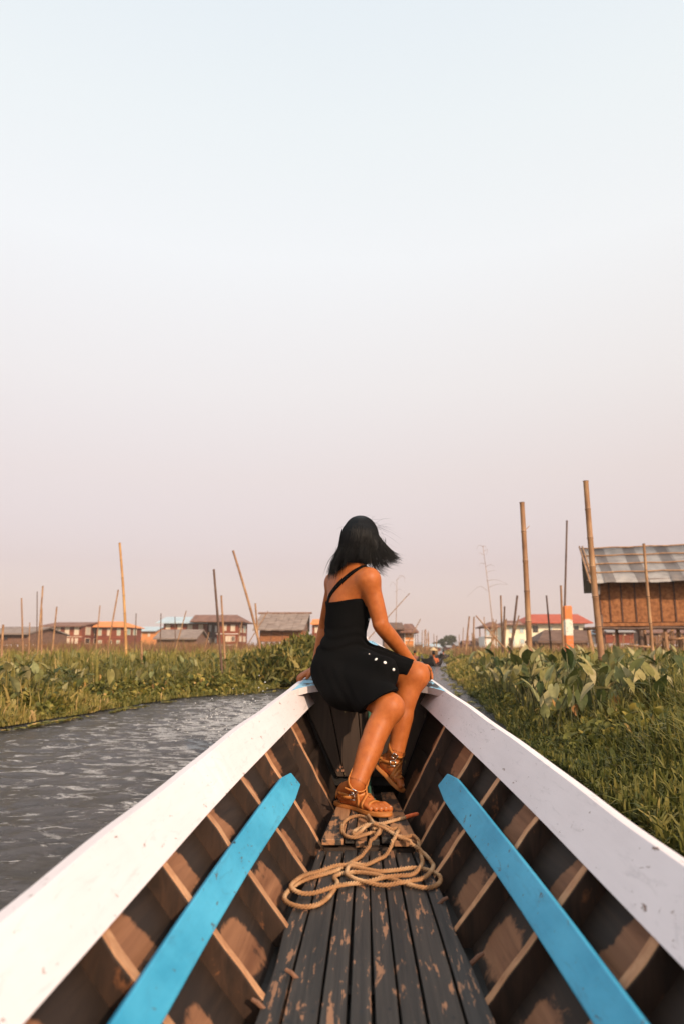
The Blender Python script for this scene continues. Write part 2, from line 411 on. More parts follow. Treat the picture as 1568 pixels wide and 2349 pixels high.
# foam of the bow wave: broken streaks drifting on the left of the boat
vf = coords(N, L, (1.0, 1.9, 1)); nf = noise(N, L, vf, 5.2, 10, .68, .6)
vb = coords(N, L, (1, 1, 1)); nb = noise(N, L, vb, .55, 3, .5)
sp_ = N.new('ShaderNodeSeparateXYZ'); L.new(coords(N, L), sp_.inputs[0])
def mapr(val, a, b, c=0.0, d=1.0):
    r = N.new('ShaderNodeMapRange'); L.new(val, r.inputs[0]); r.inputs[1].default_value = a; r.inputs[2].default_value = b; r.inputs[3].default_value = c; r.inputs[4].default_value = d; return r.outputs[0]
def mth(op, a, b):
    q = N.new('ShaderNodeMath'); q.operation = op
    for i_, v_ in ((0, a), (1, b)):
        if isinstance(v_, (int, float)): q.inputs[i_].default_value = v_
        else: L.new(v_, q.inputs[i_])
    return q.outputs[0]
# the wake lies beside the hull, strongest near the bow on the left
lat = mth('MULTIPLY', mapr(sp_.outputs['X'], -3.6, -1.3), mapr(sp_.outputs['X'], .1, -.5))
lon = mth('MULTIPLY', mapr(sp_.outputs['Y'], 2.2, 6.5, .35, 1), mapr(sp_.outputs['Y'], 12.5, 9.5))
wake = mth('MULTIPLY', lat, lon)
fo = mth('ADD', nf, mth('MULTIPLY', wake, .20))
fo = mth('ADD', fo, mth('MULTIPLY', mth('SUBTRACT', nb, .5), .10))
fm = ramp(N, L, fo, [(.645, g3(0)), (.70, g3(1))])
fine = noise(N, L, coords(N, L, (1, 1.6, 1)), 60, 4, .7)
fm = mix(N, L, ramp(N, L, fine, [(.36, g3(1)), (.52, g3(0))]), fm, g3(0))
c = mix(N, L, fm, (.070, .068, .070), (.70, .68, .68))
L.new(c, B.inputs['Base Color'])
rg = mix(N, L, fm, g3(.16), g3(.8)); L.new(rg, B.inputs['Roughness'])
hh = mth('ADD', n1, mth('MULTIPLY', fm, .25)); bump(N, L, B, hh, 1.0, .055)
water = link(np_mesh('water', np.stack([WX.ravel(), WY.ravel(), WZ.ravel()], 1), Fw), 'water', MATS['canal_water'], smooth=True)
tag(water, kind='structure')

# ------------------------------------------------------------------ the boat
XC = .018
KY = np.array([-3.0, -1.5, 0, .6, 1.0, 1.51, 1.87, 2.26, 2.57, 3.06, 3.5, 4.1, 4.6, 5.1, 5.5])
def curve(vals):
    yy = np.linspace(-3, 5.5, 1701); v = np.interp(yy, KY, vals); k = np.ones(61)/61
    vp = np.pad(v, 30, mode='reflect', reflect_type='odd'); v = np.convolve(vp, k, 'valid'); return lambda Y: np.interp(Y, yy, v)
fbw = curve([.225]*5+[.219, .210, .193, .168, .138, .11, .07, .04, .015, .004])
rbw = curve([.44]*5+[.438, .430, .410, .375, .335, .285, .19, .11, .045, .008])
rbh = curve([.235, .235, .238, .241, .244, .254, .268, .289, .322, .358, .405, .46, .53, .60, .66])
KT = [(-3, .505, .31), (0, .505, .314), (.6, .505, .317), (1.0, .505, .32), (1.5, .505, .334), (2.0, .488, .360), (2.53, .440, .411), (3.0, .392, .452), (3.26, .359, .477), (3.6, .322, .515), (4.1, .25, .575), (4.6, .165, .64), (5.1, .09, .70), (5.5, .02, .745)]
def curve2(k):
    yy = np.linspace(-3, 5.5, 1701); v = np.interp(yy, [q[0] for q in KT], [q[k] for q in KT]); w = np.ones(61)/61
    v = np.convolve(np.pad(v, 30, mode='reflect', reflect_type='odd'), w, 'valid'); return lambda Y: np.interp(Y, yy, v)
rtw, rth = curve2(1), curve2(2)
boat = empty('wooden_boat', (XC, 1.0, 0), 'long wooden boat with white rails, blue inner planks and dark floor boards', 'boat')
def Q(Y, s, side, out=0.0):
    """point on the inner rib line, s=0 floor edge .. 1 rail's lower edge; out = metres behind it"""
    a = np.array([fbw(Y), 0.0]); b = np.array([rbw(Y), rbh(Y)]); d = b-a; n = np.array([d[1], -d[0]]); n = n/np.linalg.norm(n)
    q = a+s*d+n*out; return np.array([XC+side*q[0], Y, FL+q[1]])
YB = 3.55
RIB_Y = [-.98, -.62, -.26, .10, .46, .82, 1.18, 1.51, 1.87, 2.26, 2.57, 3.06]
for side in (-1, 1):
    # strakes of the hull, seen from inside (each a plank of its own)
    for k, (s0, s1) in enumerate([(-.32, .545), (.549, 1.10)]):
        ys_ = np.linspace(-2.9, YB+.03, 330); ss = np.linspace(s0, s1, 9); V = []; at_ = []
        for Y in ys_:
            wob = .0025*math.sin(Y*7+k*2+side)
            j = max([i for i, y_ in enumerate(RIB_Y) if y_ <= Y] or [0]); y0 = RIB_Y[j]; y1 = RIB_Y[j+1] if j+1 < len(RIB_Y) else y0+.45
            u = (Y-y0)/(y1-y0); rj = random.Random(j*7+k*31+(side > 0)*101); ua, ub = rj.uniform(.05, .12), rj.uniform(.52, .70); va, vb = (rj.uniform(.60, .68), 1.02) if k else (rj.uniform(.0, .06), rj.uniform(.30, .42)); skew = .28  # one lighter patch in each bay, dark up to the next rib
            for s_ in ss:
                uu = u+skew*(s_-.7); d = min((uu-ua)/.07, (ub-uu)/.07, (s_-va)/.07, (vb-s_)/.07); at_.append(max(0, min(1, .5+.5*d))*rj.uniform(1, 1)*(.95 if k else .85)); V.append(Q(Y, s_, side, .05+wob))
        n = len(ss); i = np.arange(len(ys_)-1)[:, None]*n; j = np.arange(n-1)[None]; q = np.stack([i+j, i+j+1, i+n+j+1, i+n+j], -1).reshape(-1, 4)
        if side < 0: q = q[:, ::-1]
        me = np_mesh('hull_plank', np.array(V), q); at = me.attributes.new('lighter', 'FLOAT', 'POINT'); at.data.foreach_set('value', np.array(at_, np.float32))
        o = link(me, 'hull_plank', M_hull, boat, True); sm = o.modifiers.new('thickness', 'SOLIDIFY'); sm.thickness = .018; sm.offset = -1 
    # ribs
    for j, Y in enumerate(RIB_Y):
        w = .0140+.002*random.random(); mb = MB(); dy = random.uniform(-.012, .012)
        S = np.linspace(-.12, 1.16, 9); rings = []
        for i, s in enumerate(S):
            yy = Y+dy*(s-.5)+.0015*math.sin(i*2.1+j); ww = w*(1+.08*math.sin(i*1.3+j*2)); o_ = .0012*math.sin(i*2.7+j*1.7)
            q = [Q(yy-ww, s, side, o_), Q(yy+ww, s, side, o_), Q(yy+ww, s, side, .056), Q(yy-ww, s, side, .056)]
            rings.append(q if side < 0 else q[::-1])
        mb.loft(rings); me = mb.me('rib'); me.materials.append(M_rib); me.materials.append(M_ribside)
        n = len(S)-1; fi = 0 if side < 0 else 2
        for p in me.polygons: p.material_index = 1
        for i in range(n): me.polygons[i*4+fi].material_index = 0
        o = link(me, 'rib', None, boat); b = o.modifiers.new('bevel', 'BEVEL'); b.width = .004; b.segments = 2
    # white rail
    mb = MB(); rings = []
    for Y in np.concatenate([np.linspace(-2.9, 3.4, 90), np.linspace(3.46, 5.46, 26)]):
        t = np.array([rtw(Y), rth(Y)]); b = np.array([rbw(Y)-.014, rbh(Y)-.006]); wdt = .032*min(1, (5.62-Y)/.9)
        t = t+np.array([.0015*math.sin(Y*11+side), .002*math.sin(Y*6.3+side)])
        cs = [b, t, t+np.array([wdt, -.008*wdt/.032]), np.array([t[0]+wdt*.9, t[1]-.05]), b+np.array([.03*min(1, (5.62-Y)/.9), -.004])]
        cs = [(XC+side*max(q[0], .002), Y, FL+q[1]) for q in cs]; rings.append(cs if side < 0 else cs[::-1])
    mb.loft(rings); o = mb.build('rail', M_white, boat, bevel=.006)
    # blue stringer plank lying on the ribs
    up = [(-2.9, .70), (.8, .70), (1.4, .70), (2.0, .69), (2.35, .70), (2.60, .71)]
    lo = [(-2.9, .51), (.8, .51), (1.4, .49), (2.0, .468), (2.35, .46), (2.66, .49)]
    mb = MB(); rings = []
    for i, u in enumerate(np.linspace(0, 1, 40)):
        Y0 = -2.9+u*(5.56); Yu, Yl = min(Y0, 2.635), min(Y0, 2.70)
        if i == 39: Yl = 2.665
        su = np.interp(Yu, *zip(*up)); sl_ = np.interp(Yl, *zip(*lo))
        if i == 39: su -= .04; sl_ += .03
        q = [Q(Yl, sl_, side, -.003), Q(Yu, su, side, -.003), Q(Yu, su, side, -.022), Q(Yl, sl_, side, -.022)]
        rings.append(q[::-1] if side < 0 else q)
    mb.loft(rings); mb.build('inner_plank', M_blue, boat, bevel=.004)
# outside of the hull and the dark bilge below the floor
mb = MB(); rings = []
for Y in np.linspace(-2.9, 5.44, 60):
    w = min(1, (5.5-Y)/1.2); t, h = float(rtw(Y)), float(rth(Y)); f0 = float(fbw(Y))
    prof = [(t+.004*w, h-.045), (max(.005, min(float(rbw(Y))+.062*w, t-.012*w)), rbh(Y)*.62), (f0+.13*w, -.01), (f0*.6+.05*w, -.13)]
    lift = max(0, (Y-3.6)/1.9)**1.6*.42
    prof = [(x_, max(z_, 0)*1.0+min(z_, 0)+(lift if i_ > 1 else lift*.3*i_)) for i_, (x_, z_) in enumerate(prof)]
    cs = [(XC-x_, Y, FL+z_) for x_, z_ in prof]+[(XC+x_, Y, FL+z_) for x_, z_ in reversed(prof)]; rings.append(cs)
mb.loft(rings, closed=False, caps=False); mb.build('hull_shell', M_hullout, boat)
mb = MB(); rings = []
for Y in np.linspace(-2.9, YB+.02, 30):
    w = float(fbw(Y))+.06; rings.append([(XC-w, Y, .017), (XC+w, Y, .017)])
mb.loft(rings, closed=False, caps=False); mb.build('bilge', M_bilge, boat)
# floor boards
edges = [576.6, 641, 727.5, 796, 856, 918.6, 983, 1073.5, 1138]
ex = [G(x, 2349, FL)[0]-XC for x in edges]
for k in range(8):
    mb = MB(); rings = []; y1 = 2.505+random.uniform(-.012, .012); nn = 26
    for i, Y in enumerate(np.linspace(-2.9, y1, nn)):
        sc_ = float(fbw(Y))/.2225; sc_ = .25+.75*sc_ if 0 < k < 7 else sc_
        sl = ex[k]*( sc_ if k == 0 else (.25+.75*float(fbw(Y))/.2225))+.0030+.0012*math.sin(Y*3+k); sr = ex[k+1]*(sc_ if k == 7 else (.25+.75*float(fbw(Y))/.2225))-.0030+.0012*math.sin(Y*4+k*2)
        if k in (0, 7): # outer boards are cut irregularly along the ribs
            j_ = .006*math.sin(Y*9+k)
            if k == 0: sl += j_
            else: sr += j_
        z = FL+.0015*math.sin(Y*2.2+k*1.9)
        rings.append([(XC+sl, Y, z), (XC+sl, Y, z-.022), (XC+sr, Y, z-.022), (XC+sr, Y, z)][::-1])
    mb.loft(rings); mb.build('floor_board', M_floor, boat, bevel=.003)
for Y in (-.4, .7, 1.6, 2.3):       # bearers under the boards
    mb = MB(); mb.box((XC-float(fbw(Y))-.02, Y-.02, .018), (XC+float(fbw(Y))+.02, Y+.02, FL-.0245)); mb.build('floor_bearer', M_bilge, boat)
# raised, worn fore boards
HF = FL+.034
fx = [(-1.0, -.56), (-.53, -.33), (-.31, -.06), (.0, .22), (.25, .47), (.50, 1.0)]
fy = [(2.515, 3.50), (2.53, 3.50), (2.53, 3.52), (2.56, 3.50), (2.545, 2.98), (2.51, 3.30)]
for k, ((a, b), (y0, y1)) in enumerate(zip(fx, fy)):
    mb = MB(); rings = []
    for Y in np.linspace(y0, y1, 9):
        w = np.interp(Y, [2.5, 3.5], [.165, .10]); z = HF+.0015*math.sin(Y*5+k)-(0.012 if k in (2, 3) else 0)
        rings.append([(XC+a*w, Y, z-.02), (XC+b*w, Y, z-.02), (XC+b*w, Y, z), (XC+a*w, Y, z)])
    mb.loft(rings); mb.build('fore_board', M_foreb if k in (0, 5, 2) else M_floor, boat, bevel=.003)
for Y in (2.56, 3.05, 3.42):
    mb = MB(); w = float(np.interp(Y, [2.5, 3.5], [.16, .10])); mb.box((XC-w, Y-.018, FL-.03), (XC+w, Y+.018, HF-.0335)); mb.build('fore_bearer', M_bulk, boat)
# bulkhead boards below the fore deck
bxs = [G(x, 1777, HF)[0]-XC for x in (762, 779, 826, 846, 890, 940)]
bl = [-.152, -.118, -.02, .022, .12, .175]; bt = [-.345, -.20, -.055, .02, .19, .345]
for k in range(5):
    mb = MB(); z0 = FL+.055; z1 = FL+.463; y0 = YB+.002*(k % 2); t0 = .0022
    tp = [np.interp(z1, [z0, z1], [bl[i], bt[i]]) for i in (k, k+1)]
    def cl(x): return x
    mb.hexa([(XC+bl[k]+t0, y0, z0), (XC+bl[k+1]-t0, y0, z0), (XC+bl[k+1]-t0, y0+.02, z0), (XC+bl[k]+t0, y0+.02, z0),
             (XC+bt[k]+t0, y0, z1), (XC+bt[k+1]-t0, y0, z1), (XC+bt[k+1]-t0, y0+.02, z1), (XC+bt[k]+t0, y0+.02, z1)])
    mb.build('bulkhead_board', M_bulk, boat, bevel=.003)
mb = MB(); mb.box((XC-.3, YB+.028, FL+.01), (XC+.3, YB+.036, FL+.46)); mb.build('bulkhead_back', M_bilge, boat)
# fore deck with a hollow front edge
mb = MB(); V = []; nu, nv = 25, 16
def deckp(u, v):
    yf = 3.265+.215*(1-abs(u)**6); Y = yf+(5.35-yf)*v; x = u*(float(rtw(Y))+.004)
    return x, Y, float(rth(Y))-.001
for lay in (0, -.032):
    for i in range(nv):
        for j in range(nu):
            x, Y, h = deckp(-1+2*j/(nu-1), (i/(nv-1))**1.3); V.append((XC+x, Y, FL+h+lay+(.002*math.sin(Y*5+x*9))))
f = []; o2 = nu*nv; mi = []
for i in range(nv-1):
    for j in range(nu-1):
        a = i*nu+j; f.append((a, a+1, a+nu+1, a+nu)); mi.append(0); f.append((o2+a, o2+a+nu, o2+a+nu+1, o2+a+1)); mi.append(1)
for j in range(nu-1): f.append((j, o2+j, o2+j+1, j+1)); mi.append(1)
me = bpy.data.meshes.new('fore_deck'); me.from_pydata(V, [], f); me.polygons.foreach_set('material_index', mi); me.update()
o = link(me, 'fore_deck', [M_bluechip, M_white], boat)
mb = MB(); mb.tube([(XC, 5.42, -.02), (XC, 5.5, .45), (XC, 5.55, FL+.76)], [.02, .022, .02], 8); mb.build('stem_post', M_white, boat)
for (px, py) in [(668, 2226), (592, 2295), (1148, 2002), (1172, 2190), (1016, 2060)]:   # little wooden pegs beside the floor
    g = G(px-0, py, FL+.012); mb = MB(); g[0] = XC+math.copysign(min(abs(g[0]-XC), float(fbw(g[1]))+.018), g[0]-XC)
    mb.tube([(g[0]-.02*math.copysign(1, g[0]), g[1], FL-.01), (g[0], g[1], FL+.008), (g[0]+.012*math.copysign(1, g[0]), g[1]+.004, FL+.012)], [.005, .005, .004], 7); mb.build('peg', M_peg, boat)
# bolts low on the bulkhead
for dx, dz in ((-.10, .085), (-.088, .10), (-.078, .084)):
    mb = MB(); mb.tube([(XC+dx-.045, YB+.004, FL+dz), (XC+dx-.045, YB-.006, FL+dz)], [.007, .006], 8); mb.build('bolt', M_peg, boat)

# ------------------------------------------------------------------ rope lying in the boat
def C2(x, y): return 602.2+x*.2926, 1548.5+y*.2926
RP = [(1212,1106),(1140,1114),(1060,1130),(980,1152),(905,1168),(850,1150),(800,1118),(740,1104),(680,1118),(632,1160),(618,1215),(650,1262),(720,1272),(800,1250),(850,1236),(905,1245),(928,1285),(905,1335),(850,1375),(770,1420),(690,1470),(600,1520),(500,1555),(390,1585),(290,1625),(200,1695),(172,1750),(215,1795),(320,1818),(430,1800),(510,1745),(560,1680),(585,1625),(560,1590),(600,1560),(720,1545),(860,1560),(1010,1600),(1150,1645),(1280,1668),(1375,1635),(1385,1580),(1310,1535),(1180,1512),(1040,1530),(900,1555),(760,1535),(620,1510),(500,1530),(380,1570),(270,1640),(222,1690),(300,1722),(430,1715),(560,1685),(700,1640),(820,1625),(950,1605),(1090,1588),(1190,1560),(1245,1500),(1238,1420),(1180,1345),(1080,1270),(970,1200),(900,1185),(868,1225),(880,1300),(920,1310),(1020,1345),(1120,1375),(1230,1405),(1310,1460),(1335,1520),(1290,1580),(1190,1625),(1050,1650),(900,1655),(770,1635),(690,1605),(655,1570),(700,1500),(790,1495),(890,1450),(990,1400),(1055,1340),(1060,1285),(1000,1230),(920,1200),(850,1180),(770,1195),(712,1230),(720,1270),(800,1300),(890,1305),(875,1230),(850,1170),(825,1130)]
RR = .0072
path = []
for (x, y) in RP:
    X_, Y_ = C2(x, y); hgt = HF if Y_ < 1921 else FL
    path.append(G(X_, Y_, hgt+RR))
path = crom(path, 14)
d_ = np.r_[0, np.cumsum(np.linalg.norm(np.diff(path, axis=0), axis=1))]
ns = int(d_[-1]/.0065); sarc = np.linspace(0, d_[-1], ns); path = np.stack([np.interp(sarc, d_, path[:, k]) for k in range(3)], 1)
zz = np.where(path[:, 1] > 2.49, HF, FL)+RR
for i in range(ns):
    j = np.arange(0, max(0, i-12))
    if len(j):
        dd = np.hypot(path[j, 0]-path[i, 0], path[j, 1]-path[i, 1]); near = dd < RR*1.7
        if near.any(): zz[i] = max(zz[i], (zz[j][near]+np.sqrt(np.maximum((RR*1.75)**2-dd[near]**2, 0))).max())
zz = np.minimum(zz, np.where(path[:, 1] > 2.49, HF, FL)+RR*5.5)
zs = np.maximum.reduce([np.roll(zz, k) for k in range(-3, 4)]); k_ = np.ones(17)/17
zs = np.convolve(np.pad(zs, 8, mode='edge'), k_, 'valid'); path[:, 2] = np.maximum(zs, np.where(path[:, 1] > 2.475, HF, FL)+RR*.92)
m, N, L, B = new_mat('rope_fibre')
v = coords(N, L); nz = noise(N, L, v, 9, 3); nz2 = noise(N, L, v, 320, 3)
c = ramp(N, L, nz, [(.36, (.27, .115, .042)), (.5, (.39, .185, .075)), (.64, (.60, .38, .21))])
c = mix(N, L, .35, c, ramp(N, L, nz2, [(.3, (.16, .08, .04)), (.7, (.55, .36, .22))]))
L.new(c, B.inputs['Base Color']); B.inputs['Roughness'].default_value = .9; B.inputs['Specular IOR Level'].default_value = .1; bump(N, L, B, nz2, .7, .002)
M_rope = MATS['rope_fibre']; M_orange = simple('orange_tape', (.62, .10, .025), (.75, .16, .05), 60, .6)
T = np.gradient(path, axis=0); T /= np.linalg.norm(T, axis=1)[:, None]
U = np.cross(T, [0, 0, 1.0]); U /= np.linalg.norm(U, axis=1)[:, None]; W_ = np.cross(U, T)
V = []; Fr = []
for st in range(3):
    ph = sarc/.030*2*math.pi+st*2*math.pi/3; c0 = path+RR*.56*(np.cos(ph)[:, None]*U+np.sin(ph)[:, None]*W_); b = len(V)*0+st*ns*6
    for j in range(6):
        a = 2*math.pi*j/6; V.append(c0+RR*.48*(math.cos(a)*U+math.sin(a)*W_))
Vr = []
for st in range(3): Vr.append(np.stack(V[st*6:st*6+6], 1).reshape(-1, 3))
Vr = np.concatenate(Vr)
for st in range(3):
    b = st*ns*6; i = np.arange(ns-1)[:, None]; j = np.arange(6)[None]; k = (j+1) % 6
    Fr.append(np.stack([b+i*6+j, b+i*6+k, b+(i+1)*6+k, b+(i+1)*6+j], -1).reshape(-1, 4))
rope = empty('rope', (path[ns//2][0], path[ns//2][1], FL), 'coiled brown mooring rope with orange taped end on the boat floor', 'rope')
link(np_mesh('cord', Vr, np.concatenate(Fr)), 'cord', M_rope, rope, smooth=True)
mb = MB(); n_ = 10; mb.tube(path[0:n_]-T[0]*.003, [RR*.7, RR*.95, RR*1.0, RR*.95, RR*1.02]+[RR*1.0]*(n_-6)+[RR*1.02], 9); mb.build('taped_end', M_orange, rope, smooth=True)
# green cord hanging from the fore deck behind the legs
M_green = simple('green_cord_weave', (.03, .10, .075), (.07, .17, .12), 90, .8)
gp = crom([P(846, 1600, 3.50), P(847, 1660, 3.50), P(848, 1740, 3.49), P(846, 1800, 3.44), G(848, 1832, HF+.008), G(858, 1836, HF+.008)], 8)
mb = MB(); mb.tube(gp, .0085, 8); o = mb.build('green_cord', M_green, None, True); tag(o, 'green woven cord hanging down the dark bulkhead behind the legs', 'cord')

# ------------------------------------------------------------------ the seated woman
zv = np.array([0, 0, 1.0])
f_t, r_t = unit((.77, .64, 0)), unit((.64, -.77, 0))          # where the chest points, her right
f_p, r_p = unit((.93, -.37, 0)), unit((-.37, -.93, 0))        # the same for the hips
f_h = unit((.62, .78, -.05)); r_h = unit(np.cross(f_h, zv)); u_h = np.cross(r_h, f_h)
def skin_mat():
    m, N, L, B = new_mat('skin')
    v = coords(N, L); n1 = noise(N, L, v, 5, 5, .6); n2 = noise(N, L, v, 300, 3); n3 = noise(N, L, v, 38, 5, .65)
    c = ramp(N, L, n1, [(.28, (.30, .078, .016)), (.5, (.385, .106, .023)), (.72, (.46, .142, .035))])
    c = mix(N, L, .5, c, ramp(N, L, n3, [(.3, (.28, .068, .016)), (.5, (.385, .106, .023)), (.7, (.47, .15, .040))]))
    vo = N.new('ShaderNodeTexVoronoi'); vo.inputs['Scale'].default_value = 36; L.new(v, vo.inputs['Vector'])     # a few small moles
    c = mix(N, L, ramp(N, L, vo.outputs['Distance'], [(.03, g3(.7)), (.075, g3(0))]), c, (.14, .04, .014))
    L.new(c, B.inputs['Base Color']); L.new(ramp(N, L, n3, [(.3, g3(.42)), (.7, g3(.60))]), B.inputs['Roughness']); B.inputs['Specular IOR Level'].default_value = .30
    B.inputs['Subsurface Weight'].default_value = .08; B.inputs['Subsurface Radius'].default_value = (.012, .005, .002); B.inputs['Subsurface Scale'].default_value = .5
    mm = N.new('ShaderNodeMath'); mm.operation = 'ADD'; L.new(n2, mm.inputs[0]); L.new(n3, mm.inputs[1]); bump(N, L, B, mm.outputs[0], .22, .0016); return m
M_skin = skin_mat()
M_dress = simple('black_cloth', (.0028, .0028, .003), (.0048, .0048, .005), 260, .95, .4, .002, spec=.06)
m, N, L, B = new_mat('black_hair'); v = coords(N, L); B.inputs['Base Color'].default_value = (.0055, .005, .005, 1); B.inputs['Roughness'].default_value = .42; B.inputs['Specular IOR Level'].default_value = .22
M_hair = MATS['black_hair']
m, N, L, B = new_mat('hair_under'); B.inputs['Base Color'].default_value = (.006, .0055, .0055, 1); B.inputs['Roughness'].default_value = .8; B.inputs['Specular IOR Level'].default_value = .1
M_hairu = MATS['hair_under']
M_leather = simple('tan_leather', (.40, .135, .026), (.50, .185, .042), 25, .45, .15, .001, spec=.4)
M_sole = simple('sandal_sole', (.40, .14, .032), (.48, .18, .048), 15, .55, .15, .001)
m, N, L, B = new_mat('bright_metal'); B.inputs['Base Color'].default_value = (.82, .80, .77, 1); B.inputs['Metallic'].default_value = 1; B.inputs['Roughness'].default_value = .28
M_metal = MATS['bright_metal']
m, N, L, B = new_mat('pearl_button'); B.inputs['Base Color'].default_value = (.80, .77, .74, 1); B.inputs['Roughness'].default_value = .25
M_button = MATS['pearl_button']
m, N, L, B = new_mat('eye_white'); B.inputs['Base Color'].default_value = (.6, .57, .54, 1); B.inputs['Roughness'].default_value = .2
M_eye = MATS['eye_white']
m, N, L, B = new_mat('toenail'); B.inputs['Base Color'].default_value = (.52, .27, .17, 1); B.inputs['Roughness'].default_value = .25
M_nail = MATS['toenail']

PC = P(782, 1540, 3.47)
RH, LH = P(797, 1551, 3.39), P(787, 1524, 3.53)
RK, RA = P(893, 1624, 3.06), P(816, 1800, 2.93)
LK, LA = P(951, 1550, 3.33), P(906, 1727, 3.30)
RS, LS = P(846, 1330, 3.31), P(768, 1338, 3.57)
RE, RW = P(874, 1436, 3.33), P(948, 1526, 3.50)
LE, LW = P(746, 1438, 3.70), P(724, 1532, 3.66)
NB, NT = P(812, 1314, 3.43), P(824, 1262, 3.45)
HC = P(829, 1238, 3.455)
body = SDF((-.48, 2.72, .05), (.55, 3.90, 1.50), .004)
def lerp(a, b, t): return np.array(a)*(1-t)+np.array(b)*t
ax_t, ax_p = np.array([r_t, f_t, zv]), np.array([r_p, f_p, zv])
# trunk
body.ell(PC, (.150, .105, .10), ax_p, .03)
for s in (-1, 1): body.ell(PC-f_p*.03+r_p*.05*s-zv*.02, (.08, .08, .08), ax_p, .04)
body.ell(P(790, 1478, 3.45), (.118, .088, .10), np.array([unit(r_t+r_p), unit(f_t+f_p), zv]), .05)
body.ell(P(795, 1420, 3.44), (.112, .082, .11), ax_t, .05)
body.ell(P(798, 1378, 3.44), (.128, .088, .10), ax_t, .05)
body.ell(P(804, 1340, 3.44), (.125, .074, .075), ax_t, .05)
for s in (-1, 1): body.ell(P(800, 1385, 3.44)+f_t*.075+r_t*.06*s, (.05, .05, .05), ax_t, .03)
for S_, q in ((RS, .38), (LS, .38)):
    body.cone(lerp(NB, S_, .1)+zv*.012, S_+zv*.012, .042, .040, .04)
    body.ell(lerp(P(803, 1345, 3.44), S_, .62)-f_t*.035-zv*.015, (.05, .028, .06), ax_t, .035)   # shoulder blades
body.cone(NB-zv*.02, NT, .052, .046, .03)
# arms
body.ell(RS-zv*.004, (.050, .050, .052), None, .035)
body.chain([RS, lerp(RS, RE, .45), lerp(RS, RE, .85), RE, lerp(RE, RW, .3), lerp(RE, RW, .75), RW], [.045, .0435, .040, .039, .0375, .029, .024], .03)
body.ell(LS, (.048, .048, .05), None, .035)
body.chain([LS, lerp(LS, LE, .5), LE, lerp(LE, LW, .3), LW], [.043, .041, .036, .035, .023], .03)
# hands gripping the rails, five fingers each
def hand(W, tip_dir, palm_n, thumb_side, sc_=1.0, curl=.55):
    """W wrist, tip_dir fingers' direction, palm_n out of the palm"""
    d = unit(tip_dir); n = unit(np.array(palm_n)-d*(np.array(palm_n)@d)); s = np.cross(d, n)*thumb_side
    c = W+d*.045*sc_
    body.ell(c, np.array([.048, .036, .014])*sc_, np.array([d, s, n]), .015)
    for k, (o, L_) in enumerate(((.027, .070), (.009, .078), (-.009, .073), (-.026, .058))):
        a = W+d*.080*sc_+s*o*sc_; b = a+(d*.62+n*.12)*L_*.5*sc_; c2 = b+(d*(.62-curl*.5)+n*curl)*L_*.5*sc_; e = c2+(d*.1+n*.8)*L_*.28*sc_
        body.chain([a-d*.012, a, b, c2, e], [.0095, .0095, .0085, .008, .007], .006)
    a = W+d*.025*sc_+s*.028*sc_; b = a+(d*.6+s*.6)*.035*sc_; e = b+(d*.85+n*.35)*.032*sc_
    body.chain([a, b, e], [.0125, .0105, .0085], .010)
RHAND = np.array([XC+.335, 3.62, FL+.53]); LHAND = np.array([XC-.318, 3.66, FL+.532])
hand(RW, RHAND-RW+np.array([.03, .02, 0]), (.25, 0, -1), -1)
hand(LW, LHAND-LW+np.array([-.045, -.03, -.012]), (-.3, 0, -1), 1)
# legs
body.chain([RH, lerp(RH, RK, .35), lerp(RH, RK, .75), RK], [.092, .082, .066, .058], .03)
body.ell(RK+unit((.3, -.8, .3))*.012, (.052, .05, .056), None, .025)
sn = unit(RA-RK); cf = unit(np.cross(np.cross(sn, (-.55, .6, 0)), sn))   # backward of the shin
body.chain([RK, lerp(RK, RA, .28)+cf*.016, lerp(RK, RA, .55)+cf*.010, lerp(RK, RA, .85), RA], [.052, .054, .046, .034, .033], .028)
body.chain([LH, lerp(LH, LK, .4), lerp(LH, LK, .8), LK], [.092, .08, .066, .060], .03)
body.ell(LK+np.array([.014, -.008, .006]), (.050, .052, .054), None, .025)
sn2 = unit(LA-LK); cf2 = unit((-.8, .1, 0))
body.chain([LK, lerp(LK, LA, .28)+cf2*.016, lerp(LK, LA, .55)+cf2*.012, lerp(LK, LA, .85), LA], [.054, .054, .046, .034, .032], .028)
